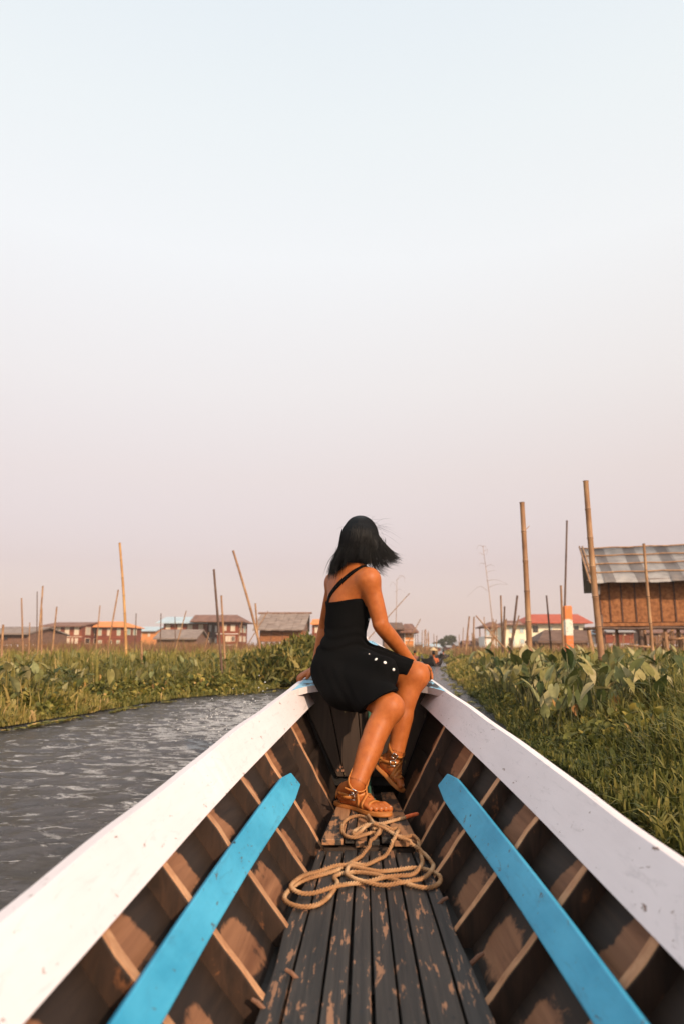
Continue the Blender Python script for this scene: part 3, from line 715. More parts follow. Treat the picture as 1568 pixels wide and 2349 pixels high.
# feet
def foot(heel, toe, A, K, medial, nrm, cfv):
    d = unit(toe-heel); n = unit(np.array(nrm)-d*(np.array(nrm)@d)); md = unit(np.cross(d, n))*medial
    k_ = np.linalg.norm(toe-heel)/.245
    q = lambda a, b, c: heel+d*a*k_+md*b+n*c
    fr = np.array([d, md, n]); leg = unit(K-A)
    top = A+leg*.016
    lo = np.minimum.reduce([q(-.03, .06, -.02), q(-.03, -.06, -.02), q(.28, .06, -.02), q(.28, -.06, -.02), A-.05]); hi = np.maximum.reduce([q(-.03, .06, .06), q(-.03, -.06, .06), q(.28, .06, .06), q(.28, -.06, .06), top+.05])
    B_ = SDF(lo, hi, .0022)
    for S_, fine in ((B_, True), (body, False)):
        S_.ell(q(.032, 0, .034), (.036, .030, .033), fr, .02)
        S_.chain([lerp(K, A, .55)+cfv*.010, lerp(K, A, .85), A, q(.042, 0, .045)], [.046, .034, .0325, .031], .022)
        S_.cone(q(.05, 0, .05), q(.150, .008, .030), .034, .021, .025)
        S_.cone(q(.05, -.012, .026), q(.165, -.020, .016), .024, .016, .02)
        S_.cone(A, q(.10, .004, .052), .030, .026, .02)
        S_.ell(q(.168, 0, .016), (.034, .041, .0155), fr, .014)
    ends = []
    for o, l_, r_ in ((.0275, .246, .0128), (.008, .242, .0086), (-.0085, .234, .0082), (-.0235, .223, .0078), (-.0365, .208, .0075)):
        a, b, e = q(.178, o*.9, .014), q(l_-.036, o, .021), q(l_-.010, o, .0095)
        B_.chain([a, b, e], [r_*1.02, r_*.92, r_], .003); ends.append(e+n*(r_*.80)+d*.003)
    for i in range(2): pass
    B_.halfspace_cut(top, leg)
    return dict(heel=heel, toe=toe, d=d, n=n, md=md, q=q, ends=ends, A=A, k=k_, S=B_, top=top, leg=leg)
FR = foot(G(777, 1838, HF+.0135), G(886, 1865, HF+.0135), RA, RK, -1, zv, cf)
FLt = foot(P(868, 1757, 3.36), G(922, 1811, HF+.016), LA, LK, +1, (.1, .25, 1), cf2)
# head and face
axh = np.array([r_h, f_h, u_h])
body.ell(HC, (.072, .090, .098), axh, .03)
body.ell(HC+f_h*.022-u_h*.055, (.056, .066, .062), axh, .03)
body.ell(HC+f_h*.060-u_h*.092, (.028, .026, .020), axh, .025)      # chin
body.cone(HC+f_h*.088+u_h*.012, HC+f_h*.106-u_h*.024, .008, .0125, .012)   # nose
for s in (-1, 1):
    body.ell(HC+f_h*.078+r_h*.026*s-u_h*.028, (.020, .016, .016), axh, .02)     # cheeks
    body.ell(HC+r_h*.072*s-u_h*.012-f_h*.005, (.008, .018, .028), axh, .008)    # ears
    body.ell(HC+f_h*.090+r_h*.028*s+u_h*.006, (.014, .010, .009), axh, 0, None, True)  # eye sockets
for dz, r_ in ((-.050, .0065), (-.061, .0075)): body.ell(HC+f_h*.090-u_h*(-dz), (.022, .010, r_), axh, .006)   # lips

person = empty('person', (PC[0], PC[1], FL+.50), 'woman in black dress and tan sandals seated on the bow, dark hair blowing', 'person')
def joined_mesh():
    Vs, Fs, off = [], [], 0
    V, Fq = body.mesh('b', 2, True)
    # the fine foot blocks replace the coarse feet below the ankle straps
    keep = np.ones(len(V), bool)
    for Fo in (FR, FLt):
        keep &= ~(((V-(Fo['top']-Fo['leg']*.008))@Fo['leg'] < 0) & (np.linalg.norm(V-Fo['q'](.1, 0, .03), axis=1) < .24) & (V[:, 2] < FL+.24))
    Fq = Fq[keep[Fq].all(1)]; Vs.append(V); Fs.append(Fq); off = len(V)
    for Fo in (FR, FLt):
        V, Fq = Fo['S'].mesh('f', 1, True); Vs.append(V); Fs.append(Fq+off); off += len(V)
    V, Fq = np.concatenate(Vs), np.concatenate(Fs); used = np.unique(Fq); mp = np.full(len(V), -1); mp[used] = np.arange(len(used))
    return np_mesh('body', V[used], mp[Fq])
link(joined_mesh(), 'body', M_skin, person, smooth=True)
for s in (-1, 1):
    mb = MB(); c0 = HC+f_h*.078+r_h*.028*s+u_h*.006
    mb.tube([c0-f_h*.008, c0, c0+f_h*.006, c0+f_h*.010], [.009, .011, .008, .002], 10); mb.build('eye', [M_eye], person, True)
def hit(sdf, x, y, y0=2.75, y1=3.85):
    d = ray(x, y); prev = None
    for Y in np.arange(y0, y1, .003):
        p = d*(Y/d[1]); p = p+np.array([0, 0, CAMZ])
        if ((p < sdf.lo+.01) | (p > sdf.lo+(sdf.n-3)*sdf.h)).any(): continue
        if sdf.sample(p) < 0: return p
    return None

# dress
dress = SDF((-.36, 2.92, FL+.28), (.40, 3.80, FL+.98), .0045)
def vplane(a, b, Y, toward):
    """cutting plane that holds the seam line a-b; normal points towards the picture point 'toward'"""
    A_, B_, T_ = P(*a, Y), P(*b, Y), P(*toward, Y); n = unit(np.cross(B_-A_, ray((a[0]+b[0])/2, (a[1]+b[1])/2)))
    return (A_, n if n@(T_-A_) > 0 else -n)
dress.ell(P(798, 1374, 3.44), (.138, .098, .11), ax_t, .03)
for s in (-1, 1): dress.ell(P(800, 1385, 3.44)+f_t*.078+r_t*.06*s, (.058, .058, .06), ax_t, .03)
dress.ell(P(795, 1420, 3.44), (.124, .096, .11), ax_t, .04)
dress.ell(P(790, 1472, 3.45), (.132, .105, .10), np.array([unit(r_t+r_p), unit(f_t+f_p), zv]), .05)
dress.ell(P(779, 1526, 3.46), (.150, .135, .125), ax_p, .06)
dress.ell(P(781, 1558, 3.40), (.135, .128, .105), ax_p, .06)
dress.ell(P(796, 1588, 3.31), (.105, .110, .080), None, .05)
hem_n = vplane((833, 1626), (901, 1589), 3.12, (900, 1640)); hem_n = (hem_n[0], unit(hem_n[1]+np.array([.0, -.12, 0])))
dress.chain([RH, lerp(RH, RK, .45), lerp(RH, RK, .95)], [.120, .104, .088], .05, [hem_n])
dress.chain([LH+zv*.012, lerp(LH, LK, .45)+zv*.018, lerp(LH, LK, .93)+zv*.004], [.118, .098, .071], .04,
    [vplane((950, 1512), (932, 1550), 3.30, (980, 1540)), vplane((880, 1543), (934, 1550), 3.28, (905, 1600))])
dress.chain([P(805, 1540, 3.42), P(878, 1540, 3.20)], [.118, .072], .04, [vplane((910, 1530), (919, 1567), 3.2, (960, 1550)), vplane((880, 1574), (919, 1566), 3.2, (900, 1620)), hem_n])
dress.halfspace_cut(P(790, 1377, 3.36), unit(zv-.20*f_t))
# folds
X_, Y_, Z_ = np.meshgrid(*[dress.lo[k]+np.arange(dress.n[k])*dress.h for k in range(3)], indexing='ij', sparse=True)
zz_ = Z_-FL
fold = .0032*np.sin(zz_*150+9*X_+14*np.sin(Y_*9+X_*7))*np.exp(-((zz_-.70)/.07)**2) \
     + .0022*np.sin(58*X_-30*Y_+34*zz_+3.0*np.sin(X_*21+zz_*17))*np.exp(-((zz_-.50)/.13)**2) \
     + .0022*np.sin(31*X_+44*zz_+22*Y_)
dress.f += fold.astype(np.float32)*(np.abs(dress.f) < .05)
dr = link(dress.mesh('dress', 1), 'dress', M_dress, person, smooth=True)
def ribbon(name, pts, nrm, w, th, mat, parent, side=None):
    """flat band along pts; nrm outward normals"""
    mb = MB(); rings = []
    for i in range(len(pts)):
        t = unit(np.array(pts[min(i+1, len(pts)-1)])-np.array(pts[max(i-1, 0)])); n = unit(nrm[i]-t*(nrm[i]@t)); s_ = np.cross(t, n)
        p = np.array(pts[i]); rings.append([p-s_*w/2-n*th*.6, p+s_*w/2-n*th*.6, p+s_*w/2+n*th*.4, p-s_*w/2+n*th*.4])
    mb.loft(rings); return mb.build(name, mat, parent, True)
# shoulder strap crossing the back, then over the right shoulder
sp_px = [(752, 1384), (757, 1366), (775, 1343), (792, 1327), (811, 1312), (828, 1302), (843, 1299)]
pts = []; nr = []
for q in sp_px:
    h_ = hit(body, *q)
    if h_ is None: continue
    g_ = body.grad(h_, .012); p = body.snap(h_, .002); pts.append(p); nr.append(g_)
last = pts[-1]
for k in range(1, 8):
    p = last+f_t*.018*k+zv*(.010-.0016*k*k)*1.0; p = body.snap(p, .002); pts.append(p); nr.append(body.grad(p, .012))
pp = crom(pts, 5); nn = crom(nr, 5)
ribbon('strap', pp, nn, .027, .004, M_dress, dr)
for (x, y, r_) in [(845, 1421, .0065), (849.5, 1442, .0065), (851, 1466, .0060), (846, 1501, .003), (861.7, 1512.6, .0074), (882, 1520, .0074), (901.7, 1536, .0068)]:
    h_ = hit(dress, x, y)
    if h_ is None: continue
    g_ = dress.grad(h_, .008); mb = MB()
    mb.tube([h_-g_*.003, h_+g_*.001, h_+g_*.003, h_+g_*.0042], [r_*.9, r_, r_*.8, r_*.25], 12); mb.build('button', M_button, dr, True)

# sandals
def march(c, dr_, off, mx=.09, S_=None):
    t = .002; S_ = S_ or body
    while t < mx:
        if S_.sample(c+dr_*t) > off: return c+dr_*t
        t += .0015
    return c+dr_*mx
def strap_ring(parent, c, axis, up, a0, a1, w, n=18, name='strap', tilt=0):
    axis = unit(axis); up = unit(up-axis*(up@axis)); sd = np.cross(axis, up); pts, nr = [], []
    for k in range(n+1):
        a = math.radians(a0+(a1-a0)*k/n); dd = math.cos(a)*up+math.sin(a)*sd
        cc = c+axis*tilt*math.sin(a); p = march(cc, dd, .0012); pts.append(p); nr.append(dd)
    pts = np.array(pts)
    for _ in range(2): pts[1:-1] = .5*pts[1:-1]+.25*(pts[:-2]+pts[2:])
    ribbon(name, pts, nr, w, .004, M_leather, parent); return pts, nr
def sandal(Fo, label, side_cam):
    q, d, n, md = Fo['q'], Fo['d'], Fo['n'], Fo['md']
    S = empty('sandal', tuple(q(.1, 0, 0)), None); S.parent = person; S.matrix_parent_inverse = base_inv(person)
    # sole: outline swept in thickness
    out = []; N_ = 40
    prof = [(-.012, 0), (-.008, .020), (.01, .031), (.05, .033), (.09, .030), (.13, .036), (.17, .045), (.205, .045), (.235, .038), (.250, .026), (.258, .012)]
    left = [(a, b*(1.0 if a < .15 else .98)) for a, b in prof]; right = [(a, -b*(1.0 if a < .12 else 1.0)) for a, b in reversed(prof)]
    ol = crom(left+[(.2595, 0)]+right[:-1]+[left[0]], 4)[:-1]
    rings = []
    for (z_, sc_) in ((-.0130, .97), (-.010, 1.0), (-.004, 1.0), (-.002, .985), (.0012, 1.0), (.0025, .98)):
        rings.append([q(.12+(a-.12)*sc_, b*sc_, z_) for a, b in ol])
    mb = MB(); mb.loft(rings if True else rings); so = mb.build('sole', M_sole, S, True)
    # three bands over the front of the foot
    for (t, w, tl_) in ((.180, .019, .004), (.148, .013, .012), (.122, .013, .016)):
        strap_ring(S, q(t, 0, .010), d, n, -98, 98, w, 18, 'strap', tl_*1.0)
    A = Fo['A']; leg = unit(A-q(.04, 0, .02))
    p1, n1 = strap_ring(S, A+leg*.012, leg, d, -180, 180, .0145, 30, 'strap')
    p2, n2 = strap_ring(S, lerp(q(.052, 0, .046), A, .25), unit(leg*.75+d*-.55), unit(d+n), -150, 150, .0145, 26, 'strap')
    # heel cup and the cord down the instep
    strap_ring(S, q(.028, 0, .030), unit(n+d*.25), -d, -80, 80, .026, 18, 'heel_cup')
    cord = []; cn = []
    for t, h in ((.06, .10), (.072, .085), (.09, .07), (.11, .055), (.135, .045), (.155, .04)):
        c = q(t, 0, .022); u_ = unit(n*.8+d*.35); p = march(c, u_, .0015); cord.append(p); cn.append(u_)
    ribbon('instep_cord', crom(cord, 4), crom(cn, 4), .008, .004, M_leather, S)
    for pts, nr in ((p1, n1), (p2, n2)):
        k = int(np.argmax([unit(np.array([.1, -1, .1]))@(np.array(v_)) for v_ in nr])); k = min(max(k, 1), len(pts)-2)
        t = unit(pts[k+1]-pts[k-1]); nv_ = unit(nr[k]-t*(nr[k]@t)); b_ = np.cross(nv_, t); c = pts[k]+nv_*.004; mb = MB(); r_ = .0115
        cs = [c+t*r_*sx+b_*r_*sy for sx, sy in ((-1, -1), (1, -1), (1, 1), (-1, 1), (-1, -1))]
        for a_, e_ in zip(cs[:-1], cs[1:]): mb.tube([a_, e_], .0021, 6)
        mb.build('buckle', M_metal, S, True)
        if side_cam:   # loose tongue of the strap
            ribbon('strap_tail', [c-t*.004, c-t*.022+nv_*.004, c-t*.042+nv_*.006], [nv_]*3, .013, .003, M_leather, S)
    for e_, r_ in zip(Fo['ends'], (.0075, .005, .005, .0045, .004)):
        mb = MB(); u1, u2 = Fo['d']*r_*1.15, Fo['md']*r_*.85
        mb.tube([e_-n*.002, e_+n*.0005, e_+n*.0012], [r_*.9, r_*.85, r_*.4], 8); mb.build('toenail', M_nail, person, True)
    return S
sandal(FR, 'near', True); sandal(FLt, 'far', False)

# hair: a dense inner mass and many tapering locks, blown to the right
hm = SDF((-.30, 3.20, FL+.80), (.30, 3.72, FL+1.42), .006)
hm.ell(HC+u_h*.010-f_h*.008, (.078, .094, .097), axh, .02)
hm.ell(HC-u_h*.035-f_h*.030, (.072, .080, .088), axh, .03)
hm.cone(HC-f_h*.03, P(818, 1284, 3.42), .068, .044, .04)
hm.cone(HC-f_h*.02-r_h*.03, P(776, 1300, 3.46), .06, .026, .03)
hm.cone(HC+r_h*.035-f_h*.02, P(860, 1266, 3.40), .055, .026, .03)
hm.ell(HC+f_h*.095-u_h*.045, (.062, .065, .095), axh, 0, None, True)      # leave the face free
hair = link(hm.mesh('hair', 2), 'hair', M_hairu, person, smooth=True)
rg = np.random.default_rng(11)
tips = {180: (757, 1331, 3.50), 205: (760, 1324, 3.45), 230: (778, 1306, 3.39), 250: (797, 1298, 3.365), 270: (815, 1295, 3.36), 290: (838, 1302, 3.355), 310: (862, 1314, 3.35), 325: (884, 1312, 3.36), 340: (896, 1300, 3.40), 355: (917, 1290, 3.44), 370: (922, 1287, 3.48), 390: (900, 1281, 3.53)}
ka = sorted(tips); tp = np.array([P(*tips[k]) for k in ka])
Vh, Fh = [], []; nb = 0
def vs(p):
    q = (p-hm.lo)/hm.h; i = np.clip(np.floor(q).astype(int), 0, hm.n-2); t = q-i; v = 0; oob = ((q < 0) | (q > hm.n-1.001)).any(1)
    for dx in (0, 1):
        for dy in (0, 1):
            for dz in (0, 1): v = v+hm.f[i[:, 0]+dx, i[:, 1]+dy, i[:, 2]+dz]*(t[:, 0] if dx else 1-t[:, 0])*(t[:, 1] if dy else 1-t[:, 1])*(t[:, 2] if dz else 1-t[:, 2])
    return np.where(oob, 1.0, v)
def lock(pts, r0, n=3):
    global nb
    pts = np.array(pts); m_ = len(pts); lf = rg.uniform(.0015, .0055)
    for _ in range(2):      # keep the lock outside the inner mass
        d0 = vs(pts); g_ = np.stack([vs(pts+np.eye(3)[k]*.007)-vs(pts-np.eye(3)[k]*.007) for k in range(3)], 1); g_ /= np.linalg.norm(g_, axis=1)[:, None]+1e-6
        pts = pts+g_*np.clip(lf-d0, 0, .05)[:, None]
    pts[1:-1] = .5*pts[1:-1]+.25*(pts[:-2]+pts[2:])
    T_ = np.gradient(pts, axis=0); T_ /= np.linalg.norm(T_, axis=1)[:, None]+1e-9
    a_ = np.array([.3, -.9, .3]); U_ = np.cross(T_, a_); U_ /= np.linalg.norm(U_, axis=1)[:, None]+1e-9; W2 = np.cross(T_, U_)
    tt = np.linspace(0, 1, m_); rr = r0*np.clip(np.minimum(.35+tt*3, (1.02-tt)*1.9+.06), 0, 1)
    ring = np.stack([pts+rr[:, None]*(math.cos(2*math.pi*j/n)*U_*1.5+math.sin(2*math.pi*j/n)*W2) for j in range(n)], 1).reshape(-1, 3)
    i = np.arange(m_-1)[:, None]; j = np.arange(n)[None]; k = (j+1) % n
    Fh.append(np.stack([nb+i*n+j, nb+i*n+k, nb+(i+1)*n+k, nb+(i+1)*n+j], -1).reshape(-1, 4)); Vh.append(ring); nb += m_*n
for it in range(4600):
    th = rg.uniform(170, 398); fly = rg.random() < .035
    tipp = np.array([np.interp(th, ka, tp[:, k]) for k in range(3)])
    a = math.radians(th); dirh = np.array([math.cos(a), math.sin(a), 0])
    def surf(e, m_=1.0):
        dd = dirh*math.cos(e)+zv*math.sin(e); l = np.array([dd@r_h, dd@f_h, dd@u_h]); r_ = 1/np.sqrt((l[0]/.084)**2+(l[1]/.100)**2+(l[2]/.111)**2); return HC+u_h*.012-f_h*.008+dd*(r_*m_)
    e0 = rg.uniform(.35, 1.5) if rg.random() < .45 else rg.uniform(1.15, 1.57)
    wind = max(0, min(1, (th-290)/65)); lock_id = int(th/5.5+3*e0); lr = np.random.default_rng(lock_id*13+5)
    tj = tipp+lr.normal(0, [.013, .010, .010])+rg.normal(0, [.006, .006, .006])*(1 if not fly else 4.0)
    es = list(np.linspace(e0, .15, 5)); pts = [surf(e) for e in es]
    sh = lerp(surf(-.25, 1.02), lerp(surf(.15), tj, .42), .55)
    m2 = lerp(sh, tj, .55)+np.array([-.010, 0, -.012])*wind+dirh*.004
    cut_ = rg.uniform(.86, 1.0) if rg.random() < .75 else rg.uniform(.6, .9)
    cv = crom(pts+[sh, m2, tj], 3); k_end = max(9, int(len(cv)*cut_)); cv = cv[:k_end]
    lock(cv, rg.uniform(.0009, .0021) if not fly else .0005)
for (x0, y0, x1, y1, x2, y2, nn_) in [(872, 1240, 884, 1270, 917, 1288, 26), (868, 1245, 880, 1280, 912, 1293, 18), (866, 1250, 872, 1290, 892, 1304, 22), (858, 1255, 862, 1298, 884, 1315, 20), (856, 1260, 858, 1300, 864, 1325, 8), (776, 1262, 764, 1295, 757, 1330, 22), (782, 1262, 772, 1300, 765, 1332, 16), (800, 1270, 792, 1290, 786, 1306, 14), (826, 1270, 834, 1292, 846, 1310, 14), (876, 1236, 892, 1262, 925, 1276, 5)]:
    for k in range(nn_):      # loose wisps that part from the mass
        j_ = rg.normal(0, 4.0, 2); Y_ = 3.40+rg.normal(0, .02); c_ = crom([P(x0+rg.normal(0, 4), y0+rg.normal(0, 5), Y_), P(x1+j_[0], y1+j_[1], Y_), P(x2+j_[0]*1.6, y2+j_[1]*1.2, Y_)], 7); lock(c_, rg.uniform(.0006, .0013))
for it in range(60):   # stray single hairs
    th = rg.uniform(150, 400); a = math.radians(th); dirh = np.array([math.cos(a), math.sin(a), 0]); e = rg.uniform(.1, 1.4)
    dd = dirh*math.cos(e)+zv*math.sin(e); p0 = HC+dd*.098; pts = [p0]; v_ = dd*.4+rg.normal(0, .5, 3)+np.array([.35, 0, .0])
    for k in range(7): v_ = v_*.93+np.array([.10, 0, -.16])+rg.normal(0, .12, 3); pts.append(pts[-1]+v_*.013)
    lock(pts, .00028)
link(np_mesh('hair_locks', np.concatenate(Vh), np.concatenate(Fh)), 'hair_locks', M_hair, hair, smooth=True)

# ------------------------------------------------------------------ the two overgrown banks
LB = np.array([(-7, -14), (-5.4, -6), (-4.5, 0), (-3.95, 3), (-3.35, 6.5), (-3.1, 7.8), (-2.8, 10), (-1.75, 11.6), (-1.3, 15.8), (-.3, 22), (1.2, 29), (3.0, 38), (4.4, 46), (7, 68), (11, 108), (30, 260), (160, 1400)])
RB = np.array([(2.2, -14), (1.5, -6), (1.18, 0), (1.12, 2.5), (1.25, 5), (1.67, 10.4), (2.1, 16), (2.9, 24), (3.75, 30), (5.4, 45), (8.4, 70), (12.6, 110), (32, 260), (165, 1400)])
def edge(tab, Y): return np.interp(Y, tab[:, 1], tab[:, 0])+.12*(vnoise(np.asarray(Y)*1.1, 3.3)-.5)+.10*(vnoise(np.asarray(Y)*3.7, 9.3)-.5)
M_mud = simple('marsh_ground', (.020, .022, .012), (.045, .042, .022), 3, .9, .4, .03)
for tab, sd, nm in ((LB, -1, 'left_bank'), (RB, 1, 'right_bank')):
    ys = np.concatenate([np.arange(-14, 40, .25), np.geomspace(40, 1400, 60)]); offs = [0, .25, .6, 1.2, 3, 10, 40, 200, 1200]; hz = [-.03, .035, .07, .10, .12, .13, .15, .15, .15]
    V = []
    for Y in ys:
        for o, h in zip(offs, hz): V.append((float(edge(tab, Y))+sd*o, Y, h+(.05*(float(vnoise(Y*1.3, o*2.0))-.5) if 0 < o < 50 else 0)))
    n = len(offs); i = np.arange(len(ys)-1)[:, None]*n; j = np.arange(n-1)[None]
    q = np.stack([i+j, i+j+1, i+n+j+1, i+n+j], -1).reshape(-1, 4)
    if sd < 0: q = q[:, ::-1]
    o = link(np_mesh(nm, np.array(V), q), nm, M_mud, smooth=True); tag(o, kind='structure')

def leaf_mat(name, stops, attr=None, rough=.55, trans=.25, vary=.15):
    m, N, L, B = new_mat(name)
    if attr:
        a = N.new('ShaderNodeAttribute'); a.attribute_name = attr; f = a.outputs['Fac']
    else: f = rnd(N)
    c = ramp(N, L, f, stops)
    n_ = noise(N, L, coords(N, L), 18, 3); c = mix(N, L, .6, c, ramp(N, L, n_, [(.3, g3(.25)), (.7, g3(.75))]), 'SOFT_LIGHT')
    L.new(c, B.inputs['Base Color']); B.inputs['Roughness'].default_value = rough; B.inputs['Specular IOR Level'].default_value = .25
    tr = N.new('ShaderNodeBsdfTranslucent'); L.new(c, tr.inputs['Color']); mx = N.new('ShaderNodeMixShader'); mx.inputs[0].default_value = trans
    L.new(B.outputs[0], mx.inputs[1]); L.new(tr.outputs[0], mx.inputs[2]); L.new(mx.outputs[0], N['Material Output'].inputs['Surface']); return m
M_grass = leaf_mat('grass_blades', [(0, (.030, .042, .011)), (.28, (.095, .10, .022)), (.58, (.21, .175, .042)), (.82, (.33, .24, .07)), (1, (.46, .30, .13))], 'tone')
M_hya = leaf_mat('floating_leaves', [(0, (.055, .07, .016)), (.5, (.18, .165, .033)), (.8, (.36, .27, .06)), (1, (.50, .30, .11))], 'tone')

def in_view(x, y, m=.06):
    X_ = (x*_rt[0]+y*_rt[1]); D_ = (x*_fw[0]+y*_fw[1])/math.cos(PITCH); return np.abs(X_/np.maximum(D_, .1)) < (CX/math.hypot(F_, 310))+m
def blades(nm, tab, sd, n, seed, lab, ymin=1.6, ymax=120, pu=(0, .25, .6, 1.2, 2.0), dark=0.0):
    r = np.random.default_rng(seed); Y = np.exp(r.uniform(math.log(ymin), math.log(ymax), n*3)); u = r.random(n*3)**1.5*(Y*.85+2.2)
    X = edge(tab, Y)+sd*(u-.05); ok = in_view(X, Y, .10) if True else None; X, Y, u = X[ok][:n], Y[ok][:n], u[ok][:n]; n = len(X)
    clump = vnoise(X*1.6, Y*1.6, 5); patch = vnoise(X*.5+7, Y*.5, 2)
    thin = r.random(n) < np.clip(2.4*(vnoise(X*1.2+30, Y*1.2, 9)-.42), 0, .85)*(u < 3); prof = np.interp(u, pu, [.12, .24, .40, .56, .64])*(.40+1.0*clump)*np.where(thin, .35, 1)
    Lh = prof*r.uniform(.65, 1.25, n); wd = np.where(r.random(n) < .08, .013, .0050)*r.uniform(.7, 1.4, n)*np.maximum(1, Y/7.5)
    a = r.uniform(0, 2*math.pi, n); lean = r.uniform(.05, 1.0, n)**1.4; lx, ly = np.cos(a)*lean, np.sin(a)*lean*.8
    flop = r.random(n) < .06; lx = np.where(flop, lx*2.2, lx); 
    t = np.array([0, .42, .78, 1.0]); W = np.array([.8, 1, .7, 0])
    px_ = X[:, None]+lx[:, None]*Lh[:, None]*t**1.8; py_ = Y[:, None]+ly[:, None]*Lh[:, None]*t**1.8
    bend = np.clip(.25+.35*lean+.5*flop, 0, .85); pz_ = .02+Lh[:, None]*(t-bend[:, None]*t**2.4)*1.12
    b = r.uniform(-.9, .9, n); sx, sy = np.cos(b)*wd, np.sin(b)*wd
    V = np.empty((n, 7, 3))
    for k in range(3):
        V[:, 2*k] = np.stack([px_[:, k]-sx*W[k], py_[:, k]-sy*W[k], pz_[:, k]], 1); V[:, 2*k+1] = np.stack([px_[:, k]+sx*W[k], py_[:, k]+sy*W[k], pz_[:, k]], 1)
    V[:, 6] = np.stack([px_[:, 3], py_[:, 3], pz_[:, 3]], 1)
    base = np.arange(n)[:, None]*7
    Fq = np.concatenate([base+np.array([0, 1, 3, 2]), base+np.array([2, 3, 5, 4])]); Ft = base+np.array([4, 5, 6])
    me = np_mesh(nm, V.reshape(-1, 3), [Fq, Ft])
    tone = np.clip(-dark*np.interp(Y, [2, 9, 16], [1, .8, .2])+.45*patch+.30*(clump-.4)+.38*r.random(n)+.22*(r.random(n) < .10)+.35*(r.random(n) < .04)+.12*np.clip((Y-6)/20, 0, 1), 0, 1)  # dark lowers blade colour close to the boat, shade put into the tone
    at = me.attributes.new('tone', 'FLOAT', 'POINT'); at.data.foreach_set('value', np.repeat(tone, 7).astype(np.float32))
    o = link(me, nm, M_grass); tag(o, lab, 'grass', kind='stuff'); return o
blades('marsh_grass', LB, -1, 75000, 21, 'green marsh grass covering the sunlit left bank')
blades('marsh_grass', RB, 1, 85000, 22, 'dark green marsh grass beside the boat on the right bank', pu=(0, .35, .8, 1.4, 2.3), dark=.22)  # dark: shade near the boat put into the blade tone

def floaters(nm, tab, sd, n, seed, lab, lo=-.28, hi=.75, ymin=1.4, ymax=60):
    r = np.random.default_rng(seed); Y = np.exp(r.uniform(math.log(ymin), math.log(ymax), n)); u = lo+(hi-lo)*r.random(n)**.9
    gap = vnoise(Y*2.2, u*3+20); keep = (u > .05) | (gap > .56); Y, u = Y[keep], u[keep]; n = len(Y)
    X = edge(tab, Y)+sd*u; Z = .008+np.clip(u, 0, 1)*.42*r.random(n)**.7+.01*r.random(n)
    R = r.uniform(.018, .042, n)*np.maximum(1, Y/14)*np.where(u < .1, .8, 1.1); a = r.uniform(0, 2*math.pi, n); tl = np.where(u < .05, r.uniform(0, .25, n), r.uniform(.1, 1.1, n)); az = r.uniform(0, 2*math.pi, n)
    k = np.arange(7); ca = np.cos(2*math.pi*k/7); sa = np.sin(2*math.pi*k/7)*.8
    lx = R[:, None]*ca; ly = R[:, None]*sa; lz = np.zeros_like(lx)+.25*R[:, None]*np.abs(sa)
    x2 = lx*np.cos(tl)[:, None]+lz*np.sin(tl)[:, None]; z2 = -lx*np.sin(tl)[:, None]+lz*np.cos(tl)[:, None]
    x3 = x2*np.cos(az)[:, None]-ly*np.sin(az)[:, None]; y3 = x2*np.sin(az)[:, None]+ly*np.cos(az)[:, None]
    V = np.empty((n, 8, 3)); V[:, :7, 0] = X[:, None]+x3; V[:, :7, 1] = Y[:, None]+y3; V[:, :7, 2] = np.maximum(Z[:, None]+z2+R[:, None]*.5*np.sin(tl)[:, None], .006); V[:, 7] = np.stack([X, Y, Z-R*.04], 1); V[:, 7, 2] = np.maximum(V[:, 7, 2], .004)
    base = np.arange(n)[:, None]*8; F3 = np.concatenate([base+np.array([7, q, (q+1) % 7]) for q in range(7)])
    me = np_mesh(nm, V.reshape(-1, 3), F3); tone = np.clip(r.random(n)*.75+.25*(r.random(n) < .15)+.1*(u < .1), 0, 1)
    at = me.attributes.new('tone', 'FLOAT', 'POINT'); at.data.foreach_set('value', np.repeat(tone, 8).astype(np.float32))
    o = link(me, nm, M_hya); tag(o, lab, 'plants', kind='stuff')
floaters('water_hyacinth', LB, -1, 24000, 31, 'low yellow-green floating plants along the left bank waterline', ymin=4)
floaters('water_hyacinth', RB, 1, 22000, 32, 'small floating leaves and plants along the right bank beside the boat', hi=.8)

